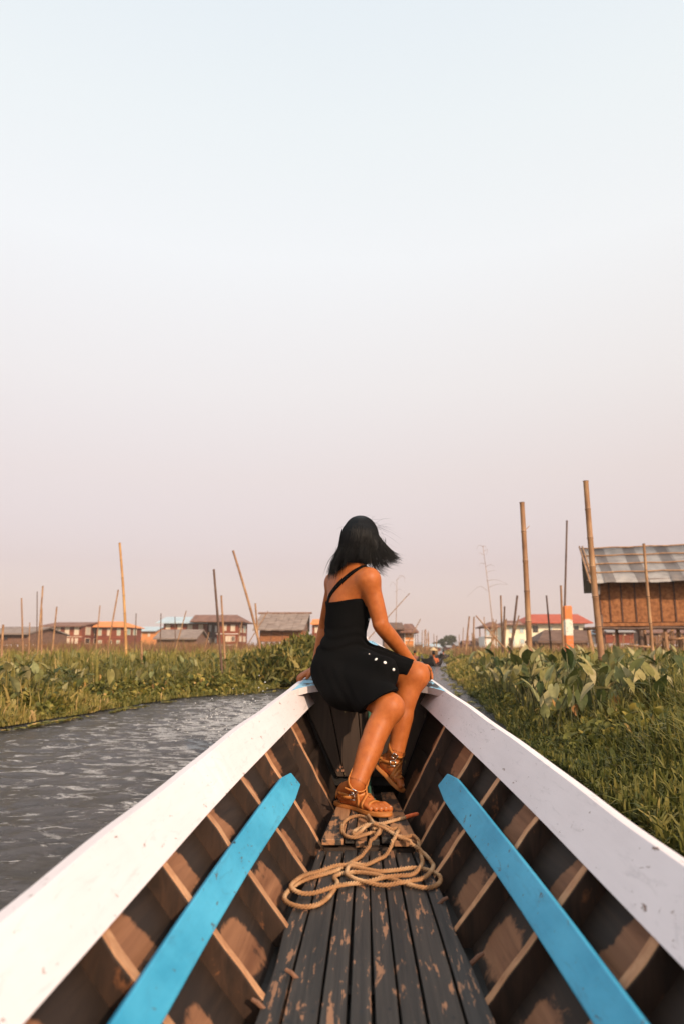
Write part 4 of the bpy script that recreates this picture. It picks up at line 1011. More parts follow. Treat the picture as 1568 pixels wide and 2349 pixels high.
# broad-leaved taro plants, one object each, every leaf a part
M_leafs = [leaf_mat('taro_leaf', [(0, (.034, .052, .014)), (.4, (.09, .10, .026)), (.7, (.19, .17, .048)), (1, (.36, .29, .11))], None, .6, .28),
           leaf_mat('pale_taro_leaf', [(0, (.22, .23, .09)), (.6, (.32, .29, .13)), (1, (.42, .34, .17))], None, .6, .3),
           leaf_mat('withered_taro_leaf', [(0, (.40, .20, .06)), (.6, (.48, .28, .08)), (1, (.36, .14, .06))], None, .6, .2)]
M_stalk = simple('taro_stalk', (.05, .06, .02), (.12, .10, .035), 12, .6, .1)
def leaf_mesh(h, Lb, pitch, bl, seed):
    r = random.Random(seed); mb = MB(); mb.cur = 1
    top = np.array([.0, .10*h+.04, h]); mid = np.array([0, .015, h*.55]); pts = crom([(0, 0, -.03), mid, top], 3)
    mb.tube(pts, list(np.linspace(.007, .0042, len(pts))), 4); mb.cur = 0
    S = [-.38, -.22, 0, .25, .5, .75, 1.0]; Wd = [.17, .30, .37, .36, .28, .15, 0.0]; dvec = np.array([0, math.cos(pitch), math.sin(pitch)]); n = np.array([0, -math.sin(pitch), math.cos(pitch)]); sx = np.array([1.0, 0, 0]); rows = []
    for s, w in zip(S, Wd):
        row = []
        for v in (-1, -.5, 0, .5, 1):
            notch = 0 if s >= 0 else (.38+s)*0
            wv = w*(v if not (s < 0 and v == 0) else 0)
            s2 = s if not (s < 0 and abs(v) < .3) else s*.15
            curl = .30*abs(v)*w-.22*s*s*(1 if s > 0 else .4)+.03*math.sin(v*5+s*6+seed)
            row.append(top+Lb*(dvec*s2+sx*wv+n*curl))
        rows.append(row)
    b = len(mb.v); mb.v += [tuple(q) for row in rows for q in row]
    for i in range(len(S)-1):
        for j in range(4): mb.f.append((b+i*5+j, b+i*5+j+1, b+(i+1)*5+j+1, b+(i+1)*5+j)); mb.mi.append(0)
    me = mb.me('leaf'); me.materials.append(bl); me.materials.append(M_stalk)
    me.polygons.foreach_set('use_smooth', [True]*len(me.polygons)); return me
LV = []
for k in range(18): LV.append(leaf_mesh(random.uniform(.16, .54), random.uniform(.10, .165), random.uniform(-1.35, .15) if k % 3 else random.uniform(.5, 1.3), M_leafs[0], k))
PV = [leaf_mesh(random.uniform(.25, .52), random.uniform(.09, .15), random.uniform(-1.4, -.6) if k % 2 else 1.1, M_leafs[1], 40+k) for k in range(5)]
DV = [leaf_mesh(random.uniform(.2, .42), random.uniform(.08, .12), random.uniform(-1.5, -.8), M_leafs[2], 60+k) for k in range(3)]
def taro(x, y, label, group, sc_, r):
    root = empty('taro_plant', (x, y, .05), label, 'plant', group)
    dead = pale = 0
    for k in range(r.randint(6, 9)):
        q = r.random(); me = r.choice(LV) if q < .70 else (r.choice(PV) if q < .95 else r.choice(DV)); pale += .70 <= q < .95; dead += q >= .95
        o = bpy.data.objects.new('leaf', me); col.objects.link(o); o.parent = root
        o.location = (r.uniform(-.16, .16), r.uniform(-.16, .16), 0); o.rotation_euler = (r.uniform(-.15, .15), r.uniform(-.15, .15), r.uniform(0, 6.283)); s_ = sc_*r.uniform(.75, 1.2); o.scale = (s_, s_, s_)
    root['label'] = label.replace('taro plant', 'taro plant '+('with a withered orange-brown leaf' if dead else 'with several pale yellow leaves' if pale > 2 else 'with one or two pale leaves' if pale else 'with only green leaves'))
    return root
r_ = random.Random(5)
def scatter(tab, sd, n, y0, y1, u0, u1, label, group, dens, smin=.9, smax=1.2):
    k = 0; tries = 0; placed = []
    while k < n and tries < 20000:
        tries += 1; Y = math.exp(r_.uniform(math.log(y0), math.log(y1))); X = float(edge(tab, Y))+sd*r_.uniform(u0, u1)
        if not in_view(np.array(X), np.array(Y), .03): continue
        if float(vnoise(X*.45+11, Y*.45)) < dens: continue
        if any((X-a)**2+(Y-b)**2 < (.014*Y+.04)**2 for a, b in placed): continue
        placed.append((X, Y)); taro(X, Y, label, group, r_.uniform(smin, smax), r_); k += 1
scatter(RB, 1, 160, 5.5, 14, .25, 5.5, 'broad-leaved taro plant among the grass on the right bank', 'taro plants on the right bank', .12, .88, 1.12)
scatter(LB, -1, 135, 6.6, 18, .45, 6.5, 'broad-leaved taro plant among the grass on the left bank', 'taro plants on the left bank', .20, .72, .95)

# fine spray thrown up by the bow
m, N, L, B = new_mat('water_drop'); B.inputs['Base Color'].default_value = (.8, .8, .8, 1); B.inputs['Roughness'].default_value = .1; B.inputs['Alpha'].default_value = .8
r = np.random.default_rng(8); n = 420
t = r.random(n)**.8; ang = r.uniform(-.5, .5, n); X = -.55-t*1.2+r.normal(0, .18, n); Y = 5.4+ang*2.6+t*2.0; Z = np.abs(r.normal(0, .20, n))*(1.1-t)+.02
R = r.uniform(.0025, .0070, n); octv = np.array([(1, 0, 0), (-1, 0, 0), (0, 1, 0), (0, -1, 0), (0, 0, 1), (0, 0, -1)], float)
V = np.stack([X, Y, Z], 1)[:, None]+octv[None]*R[:, None, None]; base = np.arange(n)[:, None]*6
F3 = np.concatenate([base+np.array(q) for q in ((0, 2, 4), (2, 1, 4), (1, 3, 4), (3, 0, 4), (2, 0, 5), (1, 2, 5), (3, 1, 5), (0, 3, 5))])
tag(link(np_mesh('water_spray', V.reshape(-1, 3), F3), 'water_spray', MATS['water_drop'], smooth=True), 'fine white spray of water drops beside the left bow', 'spray', kind='stuff')

# ------------------------------------------------------------------ bamboo poles
def bamboo_mat(name, a, b, c):
    m, N, L, B = new_mat(name); v = coords(N, L, (1, 1, .35)); n1 = noise(N, L, v, 9, 4)
    cc = ramp(N, L, n1, [(.3, a), (.55, b), (.75, c)])
    L.new(cc, B.inputs['Base Color']); B.inputs['Roughness'].default_value = .6; bump(N, L, B, noise(N, L, coords(N, L, (60, 60, 3)), 1, 3), .2, .004); return m
M_bam = bamboo_mat('dry_bamboo', (.20, .095, .045), (.34, .18, .085), (.46, .28, .14))
M_bamd = bamboo_mat('dark_bamboo', (.075, .04, .028), (.12, .065, .042), (.18, .10, .06))
M_bamg = bamboo_mat('yellow_bamboo', (.36, .17, .06), (.50, .27, .09), (.58, .36, .15))
M_node = simple('bamboo_joint', (.09, .045, .025), (.14, .075, .04), 20, .7)
def pole(top, bot, Y, w, label, mat=None, group=None, name='bamboo_pole', bow=0.0, twig=None, Yt=None, sink=.5):
    a = P(*bot, Y); b = P(*top, Yt or Y); d = unit(b-a)
    a2 = a.copy(); 
    if a2[2] > -.1: a2 = a-d*((a[2]+.15)/max(d[2], .2))          # planted in the bed
    Lp = np.linalg.norm(b-a2); r = w/2/F_*Y; side = unit(np.cross(d, (0, 1, 0))); n = max(4, int(Lp/.38)); pts = []; rad = []; rings = []
    for i in range(n+1):
        t = i/n; c = lerp(a2, b, t)+side*bow*math.sin(math.pi*t)*Lp
        pts.append(c); rad.append(r*(1.12-.26*t))
    P_, R_ = [], []
    for i in range(n):
        for f_, k_ in ((0, 1.0), (.06, .95), (.94, .95), (.975, 1.10)):
            P_.append(lerp(pts[i], pts[i+1], f_)); R_.append(lerp(rad[i], rad[i+1], f_)*k_)
    P_.append(pts[-1]); R_.append(rad[-1])
    mb = MB(); mb.tube(P_, R_, 8); me = mb.me(name); me.materials.append(mat or M_bam); me.materials.append(M_node)
    per = 8
    for i in range(n):
        for s_ in (2, 3):
            for k in range(per):
                q = ((i*4+s_)*per+k)
                if s_ == 3 and q < len(me.polygons)-2: me.polygons[q].material_index = 1
    me.polygons.foreach_set('use_smooth', [True]*len(me.polygons))
    if twig:
        root = empty(name, tuple(a2), label, 'pole', group); link(me, 'culm', None, root)
        for (t, dx, dz) in twig:
            c = lerp(a2, b, t); mb = MB(); mb.tube(crom([c, c+np.array([dx*.5, 0, dz*.35]), c+np.array([dx, 0, dz])], 4), [r*.12]*8+[r*.05], 5); mb.build('twig', M_bam, root, True)
        return root
    o = bpy.data.objects.new(name, me); col.objects.link(o); return tag(o, label, 'pole', group)
pole((1342, 1103), (1386, 1562), 9.0, 15, 'tallest thick bamboo pole leaning in the taro before the tin-roofed hut', M_bam, bow=.006)
pole((1196, 1152), (1214, 1545), 9.4, 13.5, 'thick upright bamboo pole with a small twig standing in the taro', M_bam, bow=-.004, twig=[(.86, .09, .07)])
pole((1475, 1247), (1499, 1530), 11, 7.5, 'pale slim bamboo pole standing before the woven wall of the tin-roofed hut', M_bam)
pole((1299, 1194), (1294, 1392), 22, 5, 'thin dark bamboo pole rising behind the orange and white post', M_bamd)
pole((1285, 1343), (1291, 1490), 18, 5.5, 'short pale bamboo pole beside the orange and white post', M_bam)
pole((1252, 1366), (1262, 1480), 30, 4.5, 'dark bamboo pole before the middle of the red-roofed yellow house', M_bamd)
pole((1185, 1366), (1171, 1490), 26, 5.5, 'dark slanting bamboo pole before the left end of the yellow house', M_bamd)
pole((1189, 1412), (1168, 1492), 28, 3.5, 'thin tan bamboo pole crossing the dark slanting pole', M_bam)
pole((1147, 1366), (1151, 1494), 30, 4.5, 'tall straight tan pole between the pavilion and yellow house', M_bam)
pole((1156, 1391), (1152, 1499), 28, 4.5, 'dark straight pole between the pavilion and yellow house', M_bamd)
pole((1090, 1412), (1178, 1509), 24, 3.5, 'bamboo pole leaning steeply across the front of the pavilion', M_bam, bow=.01)
pole((1075, 1414), (1066, 1501), 34, 4, 'slightly slanting tan mooring pole at the canal edge by the far shacks', M_bam)
pole((1085.6, 1415), (1084, 1503), 32, 4, 'upright tan mooring pole at the canal edge by the far shacks', M_bam)
pole((275, 1245), (287, 1495), 16, 6.5, 'tall golden bamboo pole before the orange-roofed house', M_bamg, bow=-.012)
pole((272, 1353), (247, 1492), 22, 4, 'thin slanting pole beside the tall golden bamboo pole', M_bam)
pole((491, 1306), (508, 1517), 13, 6, 'tall dark bamboo pole before the red houses on the left bank', M_bamd)
pole((508, 1366), (516, 1506), 14, 5, 'pale bamboo pole beside the tall dark pole', M_bam)
pole((535, 1263), (597, 1494), 17, 6, 'long slender bamboo pole leaning strongly before the thatched stilt hut', M_bam, bow=-.012)
pole((586, 1384), (594, 1488), 19, 4.5, 'short upright pole meeting the foot of the long leaning pole', M_bam)
G_l = 'thin poles standing before the houses on the left bank'; L_l = 'thin bamboo pole standing in the marsh before the left bank houses'
for (t, b, Y, w, mt) in [((50, 1372), (53, 1483), 26, 4, 0), ((86, 1357), (85, 1483), 30, 2.6, 1), ((99, 1344), (88, 1488), 24, 4.5, 0), ((97, 1395), (96, 1488), 26, 3.2, 0), ((131, 1392), (121, 1488), 24, 4, 0), ((69, 1428), (67, 1488), 26, 2.6, 0), ((8, 1433), (4, 1503), 16, 6, 0), ((230, 1389), (221, 1485), 28, 3, 0), ((313, 1407), (310, 1480), 28, 2.6, 1), ((370, 1407), (368, 1482), 28, 2.6, 1), ((402, 1415), (403, 1470), 32, 2.2, 1), ((428, 1401), (404, 1486), 30, 2.8, 0), ((324, 1470), (326, 1498), 14, 6, 0), ((615, 1402), (592, 1440), 40, 2.2, 0), ((556, 1425), (540, 1495), 24, 3.2, 0), ((480, 1450), (470, 1490), 26, 2.5, 0), ((668, 1460), (640, 1492), 30, 3.5, 0), ((677, 1462), (672, 1492), 30, 3, 0)]:
    pole(t, b, Y, w, L_l, (M_bam, M_bamd)[mt], G_l)
G_r = 'thin poles along the canal ahead'; L_r = 'thin faint pole standing by the far end of the canal'
rr_ = random.Random(14)
for k in range(16):
    x = rr_.uniform(962, 1000) if k < 9 else rr_.uniform(1046, 1100); h = rr_.uniform(18, 62); pole((x+rr_.uniform(-3, 3), 1495-h), (x, 1500), rr_.uniform(48, 75), rr_.uniform(1.6, 2.4), L_r, M_bam, G_r)
for (t, b, w) in [((980, 1452), (981, 1505), 2.4), ((963, 1420), (945, 1455), 2.2), ((938, 1361), (892, 1412), 2.2)]: pole(t, b, 52, w, L_r, M_bam, G_r)
for k in range(9):
    x = rr_.uniform(1100, 1200); pole((x+rr_.uniform(-10, 10), rr_.uniform(1405, 1450)), (x, 1500), rr_.uniform(30, 45), rr_.uniform(2, 3), 'thin tan stick standing before the pavilion and yellow house', M_bam, 'sticks before the yellow house')
# dry bamboo culms with drooping side branches
def culm(top, bot, Y, w, branches, label):
    a, b = P(*bot, Y), P(*top, Y); a[2] = -.1; root = empty('dry_bamboo', tuple(a), label, 'bamboo'); mb = MB(); mb.tube(crom([a, lerp(a, b, .5)+np.array([.05, 0, 0]), b], 8), list(np.linspace(w/2/F_*Y, w/6/F_*Y, 17)), 6); mb.build('culm', M_bam, root, True)
    for (x0, y0, x1, y1, x2, y2) in branches:
        mb = MB(); c = crom([P(x0, y0, Y), P(x1, y1, Y), P(x2, y2, Y)], 6); mb.tube(c, list(np.linspace(.006, .002, len(c))), 4); mb.build('branch', M_bam, root, True)
c5 = lambda x, y: (860.3+x*.256, 1204.4+y*.256)
br = []
for q in [(990, 500, 1080, 490, 1180, 530), (1010, 560, 1090, 530, 1190, 535), (1000, 590, 930, 550, 820, 640), (985, 375, 1030, 355, 1070, 375), (988, 430, 1030, 410, 1075, 405), (965, 200, 930, 180, 900, 215), (966, 235, 1000, 225, 990, 270), (968, 270, 935, 250, 925, 262), (975, 350, 945, 340, 925, 365), (963, 190, 985, 190, 1000, 235)]:
    br.append((*c5(q[0], q[1]), *c5(q[2], q[3]), *c5(q[4], q[5])))
culm(c5(960, 185), c5(1060, 900), 24, 2.6, br, 'dry bamboo culm with drooping side branches before the pavilion')
br = [(*c5(185, 500), *c5(220, 450), *c5(270, 480)), (*c5(180, 540), *c5(150, 510), *c5(125, 555)), (*c5(172, 600), *c5(215, 575), *c5(265, 605)), (*c5(190, 490), *c5(250, 455), *c5(262, 520))]
culm(c5(190, 490), c5(148, 900), 30, 2.4, br, 'dry bamboo culm with a drooping tip beside the brown house')

# ------------------------------------------------------------------ buildings
def wallmat(name, a, b, sc_=(1, 1, 14), scale=1.0, rough=.8, bmp=.3): return simple(name, a, b, scale, rough, bmp, .03, sc_, .35, .65)
W_red = wallmat('red_brown_boards', (.15, .032, .014), (.25, .060, .024), (.3, .3, 7))
W_wov = wallmat('woven_bamboo', (.20, .075, .028), (.37, .155, .06), (9, 9, 9)); W_wov2 = wallmat('weathered_woven_wall', (.13, .07, .05), (.24, .13, .085), (6, 6, 6))
W_yel = wallmat('yellow_plaster', (.80, .72, .50), (.85, .79, .60), (.6, .6, .6)); W_whi = wallmat('white_plaster', (.76, .72, .66), (.82, .78, .73), (.6, .6, .6)); W_ora = wallmat('orange_boards', (.55, .20, .06), (.66, .27, .09), (.5, .5, 5))
R_tin = wallmat('grey_tin', (.22, .20, .20), (.33, .31, .31), (7, .4, .4)); R_blue = wallmat('pale_blue_tin', (.33, .42, .47), (.45, .53, .57), (5, .4, .4)); R_rust = wallmat('rusty_tin', (.13, .06, .042), (.25, .125, .085), (5, .5, .5)); R_oran = wallmat('orange_tin', (.62, .20, .055), (.75, .28, .085), (4, .4, .4)); R_red = wallmat('red_tin', (.36, .065, .03), (.46, .095, .045), (5, .4, .4)); R_tha = wallmat('grey_thatch', (.17, .125, .105), (.29, .225, .19), (1.5, 1.5, 12)); R_thad = wallmat('dark_thatch', (.10, .055, .04), (.17, .10, .07), (1.5, 1.5, 10))
M_trim = simple('window_trim', (.55, .40, .28), (.68, .52, .38), 6, .6); M_trimw = simple('white_trim', (.66, .58, .50), (.74, .66, .58), 6, .6); M_trimd = simple('dark_trim', (.07, .03, .02), (.11, .05, .03), 6, .6)
def pane_mat(name, c, r=.15):
    m, N, L, B = new_mat(name); n_ = noise(N, L, coords(N, L), .8, 2); L.new(ramp(N, L, n_, [(.35, tuple(x*.8 for x in c)), (.65, c)]), B.inputs['Base Color']); B.inputs['Roughness'].default_value = r; B.inputs['Specular IOR Level'].default_value = .6; return m
G_pale = pane_mat('pale_curtained_glass', (.66, .58, .46), .3); G_dark = pane_mat('dark_glass', (.03, .03, .03)); G_blue = pane_mat('pale_blue_shutter', (.42, .58, .60), .4); G_gold = pane_mat('golden_curtain', (.75, .38, .06), .4); G_green = pane_mat('pale_green_shutter', (.40, .50, .42), .4)
M_post = simple('stilt_wood', (.14, .07, .045), (.25, .13, .08), 5, .8)
PANE = {'p': G_pale, 'd': G_dark, 'b': G_blue, 'g': G_gold, 'n': G_green}
class House:
    def __init__(s, label, Y, depth, name='stilt_house', at=None):
        s.Y, s.d = Y, depth; s.root = empty(name, (P(at, 1480, Y)[0], Y+depth/2, 0), label, 'house')
    def X(s, x, y=1460, dy=0): return P(x, y, s.Y+dy)[0]
    def Z(s, y, dy=0): return P(CX+50, y, s.Y+dy)[2]
    def walls(s, x0, x1, y0, y1, mat, name='wall'):
        X0, X1 = s.X(x0), s.X(x1); Z0, Z1 = s.Z(y1), s.Z(y0); mb = MB(); t = .1
        mb.box((X0, s.Y, Z0), (X1, s.Y+s.d, Z1)); s.box = (X0, X1, Z0, Z1); return mb.build(name, mat, s.root)
    def gable(s, x0, x1, ye, yr, mat, over=.5, th=.10, wallm=None, side=.35):
        """ridge runs along the front; ye eave line, yr ridge line in the picture"""
        X0, X1 = s.X(x0, ye), s.X(x1, ye); ze = s.Z(ye, -over); zr = s.Z(yr, s.d/2); yf, yb, ym = s.Y-over, s.Y+s.d+over, s.Y+s.d/2
        for (ya, za, nm) in ((yf, ze, 1), (yb, ze, 2)):
            mb = MB(); mb.hexa([(X0, ya, za-th), (X1, ya, za-th), (X1, ym, zr-th), (X0, ym, zr-th), (X0, ya, za), (X1, ya, za), (X1, ym, zr), (X0, ym, zr)] if ya < ym else [(X0, ym, zr-th), (X1, ym, zr-th), (X1, ya, za-th), (X0, ya, za-th), (X0, ym, zr), (X1, ym, zr), (X1, ya, za), (X0, ya, za)])
            mb.build('roof', mat, s.root)
        if wallm:
            for xx in (X0+side, X1-side-.06):
                mb = MB(); zb = ze-.05; mb.add([(xx, s.Y, zb), (xx, s.Y+s.d, zb), (xx, ym, zr-th*1.5), (xx+.06, s.Y, zb), (xx+.06, s.Y+s.d, zb), (xx+.06, ym, zr-th*1.5)], [(0, 2, 1), (3, 4, 5), (0, 1, 4, 3), (1, 2, 5, 4), (2, 0, 3, 5)]); mb.build('gable_wall', wallm, s.root)
    def hip(s, x0, x1, ye, yr, rx0, rx1, mat, over=.5, th=.12):
        X0, X1 = s.X(x0, ye), s.X(x1, ye); ze = s.Z(ye, -over); zr = s.Z(yr, s.d/2); yf, yb, ym = s.Y-over, s.Y+s.d+over, s.Y+s.d/2; R0, R1 = P(rx0, yr, ym)[0], P(rx1, yr, ym)[0]
        mb = MB(); v = [(X0, yf, ze), (X1, yf, ze), (X1, yb, ze), (X0, yb, ze), (R0, ym, zr), (R1, ym, zr), (X0, yf, ze-th), (X1, yf, ze-th), (X1, yb, ze-th), (X0, yb, ze-th)]
        mb.add(v, [(0, 1, 5, 4), (1, 2, 5), (2, 3, 4, 5), (3, 0, 4), (9, 8, 7, 6), (0, 6, 7, 1), (1, 7, 8, 2), (2, 8, 9, 3), (3, 9, 6, 0)]); return mb.build('roof', mat, s.root)
    def win(s, x0, y0, x1, y1, k='p', trim=None, mull=True, side=False):
        X0, X1, Z0, Z1 = s.X(x0), s.X(x1), s.Z(y1), s.Z(y0); f = max(.07, .11*(X1-X0)); ya = s.Y-.07; mb = MB()
        mb.box((X0, ya, Z0), (X0+f, s.Y, Z1)); mb.box((X1-f, ya, Z0), (X1, s.Y, Z1)); mb.box((X0+f, ya, Z1-f), (X1-f, s.Y, Z1)); mb.box((X0+f, ya, Z0), (X1-f, s.Y, Z0+f))
        if mull: c = (X0+X1)/2; mb.box((c-f*.35, ya+.01, Z0+f), (c+f*.35, s.Y, Z1-f))
        w = mb.build('window', trim or M_trim, s.root); mb = MB(); mb.box((X0+f*.5, s.Y-.03, Z0+f*.5), (X1-f*.5, s.Y-.005, Z1-f*.5)); mb.build('pane', PANE[k], w)
    def side_win(s, y0, y1, a, b, k='p', trim=None):
        """window on the right-hand end wall, a..b along the depth"""
        X1 = s.box[1]; Z0, Z1 = s.Z(y1), s.Z(y0); mb = MB(); f = .1; A, B_ = s.Y+a*s.d, s.Y+b*s.d
        mb.box((X1, A, Z0), (X1+.07, A+f, Z1)); mb.box((X1, B_-f, Z0), (X1+.07, B_, Z1)); mb.box((X1, A+f, Z1-f), (X1+.07, B_-f, Z1)); mb.box((X1, A+f, Z0), (X1+.07, B_-f, Z0+f))
        w = mb.build('window', trim or M_trim, s.root); mb = MB(); mb.box((X1+.002, A+f*.5, Z0+f*.5), (X1+.03, B_-f*.5, Z1-f*.5)); mb.build('pane', PANE[k], w)
    def band(s, x0, x1, y0, y1, mat, name='trim_board', out=.06):
        mb = MB(); mb.box((s.X(x0), s.Y-out, s.Z(y1)), (s.X(x1), s.Y-.001, s.Z(y0))); mb.build(name, mat, s.root)
    def stilts(s, xs, ytop, r=.1, mat=None):
        for x in xs:
            for dy in (.15, s.d-.15):
                mb = MB(); X_ = s.X(x); mb.tube([(X_, s.Y+dy, -.2), (X_+random.uniform(-.05, .05), s.Y+dy, s.Z(ytop)+.02)], r, 7); mb.build('stilt', mat or M_post, s.root, True)
c3 = lambda x, y: (x*.256, 1204.4+y*.256)
c4 = lambda x, y: (286.8+x*.2926, 1204.4+y*.2926)
def W3(h, boxes, c, **k):
    for (a, b, d, e, t) in boxes: h.win(*c(a, b), *c(d, e), t, **k)
h = House('low grey-thatched hut with woven wall beside the brown two-storey house', 70, 9, 'thatched_hut', 20)
h.walls(-30, 68, 1451, 1478, W_wov2); h.gable(-40, 71, 1452, 1437, R_tha, .6, .15, W_wov2); W3(h, [(40, 985, 76, 1032, 'd')], c3, trim=M_trimd, mull=False); h.stilts([-20, 5, 30, 55, 66], 1478)
h = House('long two-storey red-brown board house under a rusty grey roof', 108, 11, at=145)
h.walls(98.6, 188, 1434, 1485, W_red); h.gable(95, 193, 1435, 1426.5, R_rust, .8, .15, W_red, .8); h.stilts([100, 120, 140, 160, 186], 1477, .14)
W3(h, [(412, 910, 455, 985, 'p'), (500, 910, 542, 985, 'p'), (580, 910, 622, 985, 'p'), (665, 910, 708, 985, 'p'), (410, 1015, 446, 1062, 'p'), (500, 1018, 530, 1062, 'd'), (556, 1012, 580, 1064, 'p'), (582, 1016, 604, 1064, 'd'), (606, 1012, 630, 1064, 'p'), (645, 1012, 662, 1064, 'p'), (676, 1012, 704, 1064, 'p')], c3)
for a, b in ((.12, .3), (.45, .6), (.68, .82)): h.side_win(1437, 1456, a, b, 'p'); h.side_win(1463, 1477, a, b, 'd')
h.band(97, 189, 1459.5, 1461, M_trim)
h = House('two-storey red-brown house with bright orange tin roof', 112, 9, at=252)
h.walls(221, 284, 1435, 1485, W_red); h.hip(217, 290, 1436.5, 1425, 225, 283, R_oran, .8); h.stilts([223, 240, 262, 283], 1477, .14)
W3(h, [(878, 925, 912, 990, 'n'), (960, 925, 995, 990, 'p'), (1048, 925, 1082, 990, 'n'), (885, 1030, 918, 1066, 'n'), (975, 1030, 1008, 1066, 'd'), (1048, 1030, 1080, 1066, 'n')], c3)
for a, b in ((.15, .35), (.5, .7)): h.side_win(1440, 1456, a, b, 'n')
h = House('small bright orange house with pale blue roof behind the poles', 132, 8, at=335)
h.walls(315, 358, 1446, 1485, W_ora); h.gable(312, 362, 1446, 1437, R_blue, .8, .15, W_ora); h.stilts([317, 335, 356], 1475, .14); W3(h, [(1255, 965, 1275, 1000, 'p'), (1325, 965, 1348, 1000, 'p')], c3)
h = House('dark red two-storey house with pale blue tin roof', 102, 9, at=425)
h.walls(375, 475.5, 1426, 1485, W_red); h.gable(362, 480, 1427.5, 1414.5, R_blue, 1.0, .14, W_red, 1.2); h.stilts([377, 400, 425, 450, 474], 1478, .14)
W3(h, [(318, 778, 355, 816, 'p'), (410, 778, 450, 816, 'p'), (488, 778, 528, 818, 'p'), (575, 778, 612, 846, 'p'), (598, 885, 625, 935, 'n')], c4)
for a, b in ((.1, .3), (.55, .75)): h.side_win(1432, 1449, a, b, 'p'); h.side_win(1462, 1475, a, b, 'p')
h = House('dark red two-storey house with rusty brown hipped roof', 100, 8, at=522)
h.walls(499, 546, 1424, 1485, W_red); h.hip(440, 560, 1424.5, 1410, 448, 545, R_rust, 1.0); h.stilts([501, 520, 545], 1478, .14)
W3(h, [(768, 780, 797, 830, 'p'), (828, 780, 864, 832, 'p'), (790, 868, 812, 915, 'p'), (813, 868, 834, 915, 'p'), (838, 868, 866, 912, 'd')], c4)
h.band(497, 547, 1453, 1454.6, M_trimw); h.band(497, 547, 1479, 1480.4, M_trimw)
for a, b in ((.15, .35), (.55, .8)): h.side_win(1432, 1450, a, b, 'n'); h.side_win(1458, 1472, a, b, 'p')
h = House('small weathered hut with grey thatch before the blue-roofed house', 72, 5, 'thatched_hut', 408)
h.walls(361, 453, 1462, 1484, W_wov2); h.gable(355, 455, 1463.5, 1443.5, R_tha, .5, .15, W_wov2, .25); h.stilts([363, 385, 410, 430, 451], 1484, .1)
for x in (385, 408, 432): h.band(x, x+1, 1464, 1484, M_trimd, 'batten', .03)
# large thatched stilt hut, roof laid in panels
h = House('large thatched hut on stilts with woven bamboo walls, panelled grey roof', 58, 4.5, 'thatched_hut', 645)
h.walls(596, 697, 1442, 1472, W_wov); X0, X1 = h.X(583, 1443), h.X(700, 1443); ze, zr = h.Z(1443.5, -.7), h.Z(1407, h.d/2); zb = h.Z(1447, h.d+.7)
for sgn in (1, -1):
    ya, ym = (h.Y-.7, h.Y+h.d/2) if sgn > 0 else (h.Y+h.d+.7, h.Y+h.d/2)
    for i in range(3):
        for j in range(8):
            t0, t1 = i/3-.015, (i+1)/3+.02; xa, xb = X0+(X1-X0)*j/8, X0+(X1-X0)*(j+1)/8-.02; lift = .05*(2-i)*0+.03*((i+j) % 2)+.04*i*0
            q = []
            for dz in (-.09, 0):
                for (xx, tt) in ((xa, t0), (xb, t0), (xb, t1), (xa, t1)): q.append((xx+.25*tt*(1 if j < 4 else 1), ya+(ym-ya)*tt, ze+(zr-ze)*tt+dz+lift))
            if sgn < 0: q = [q[1], q[0], q[3], q[2], q[5], q[4], q[7], q[6]]
            mb = MB(); mb.hexa(q); mb.build('roof_panel', R_tha, h.root)
mb = MB(); mb.tube([(X0, h.Y+h.d/2, zr+.03), (X1+.4, h.Y+h.d/2, zr+.03)], .09, 6); mb.build('ridge_pole', M_post, h.root)
xx = h.X(697)-.05; ym = h.Y+h.d/2
mb = MB(); mb.add([(xx, h.Y, ze-.1), (xx, h.Y+h.d, ze-.1), (xx, ym, zr-.15), (xx+.06, h.Y, ze-.1), (xx+.06, h.Y+h.d, ze-.1), (xx+.06, ym, zr-.15)], [(0, 2, 1), (3, 4, 5), (0, 1, 4, 3), (1, 2, 5, 4), (2, 0, 3, 5)]); mb.build('gable_wall', W_wov2, h.root)
for x in (596, 622, 648, 672, 696): h.band(x, x+1.2, 1443, 1472, M_post, 'batten', .05)
h.band(594, 698, 1470.5, 1473, M_post, 'floor_beam', .12); h.band(600, 643, 1456, 1457, M_post, 'batten', .04); h.stilts([598, 610, 622, 634, 648, 662, 676, 694], 1472, .075)
h = House('dark red house with orange roof edge behind the thatched stilt hut', 112, 9, at=730)
h.walls(716, 770, 1431, 1485, W_red); h.gable(713, 775, 1430, 1420, R_oran, .8, .2, W_red); h.stilts([718, 740, 768], 1477, .14); h.win(722, 1437, 731, 1452, 'p')
# brown house behind the arm
h = House('brown two-storey house with white posts and golden curtains beside the canal', 66, 6, at=925)
h.walls(880, 948, 1443, 1488, W_wov2); h.hip(915, 958, 1449, 1431, 926, 944, R_rust, .8); h.hip(872, 926, 1441.5, 1428, 880, 921, R_thad, .6); h.stilts([882, 905, 930, 946], 1488, .1)
h.band(927, 948, 1450, 1488, W_ora, 'front_panel', .04)
for x in (926, 946.5): h.band(x, x+1.8, 1449, 1490, M_trimw, 'post', .10)
for y in (1468, 1486.5): h.band(926, 948, y, y+1.8, M_trimw, 'rail', .09)
h.win(928.5, 1451, 935.5, 1461.5, 'p', mull=False); h.win(936.5, 1451, 945, 1461.5, 'g', mull=False); h.win(900, 1452, 907, 1464, 'd'); h.win(888, 1452, 894, 1464, 'd')
for (x, y0) in ((951, 1450), (956, 1452)): h.band(x, x+1, y0, 1488, M_post, 'post', .1)
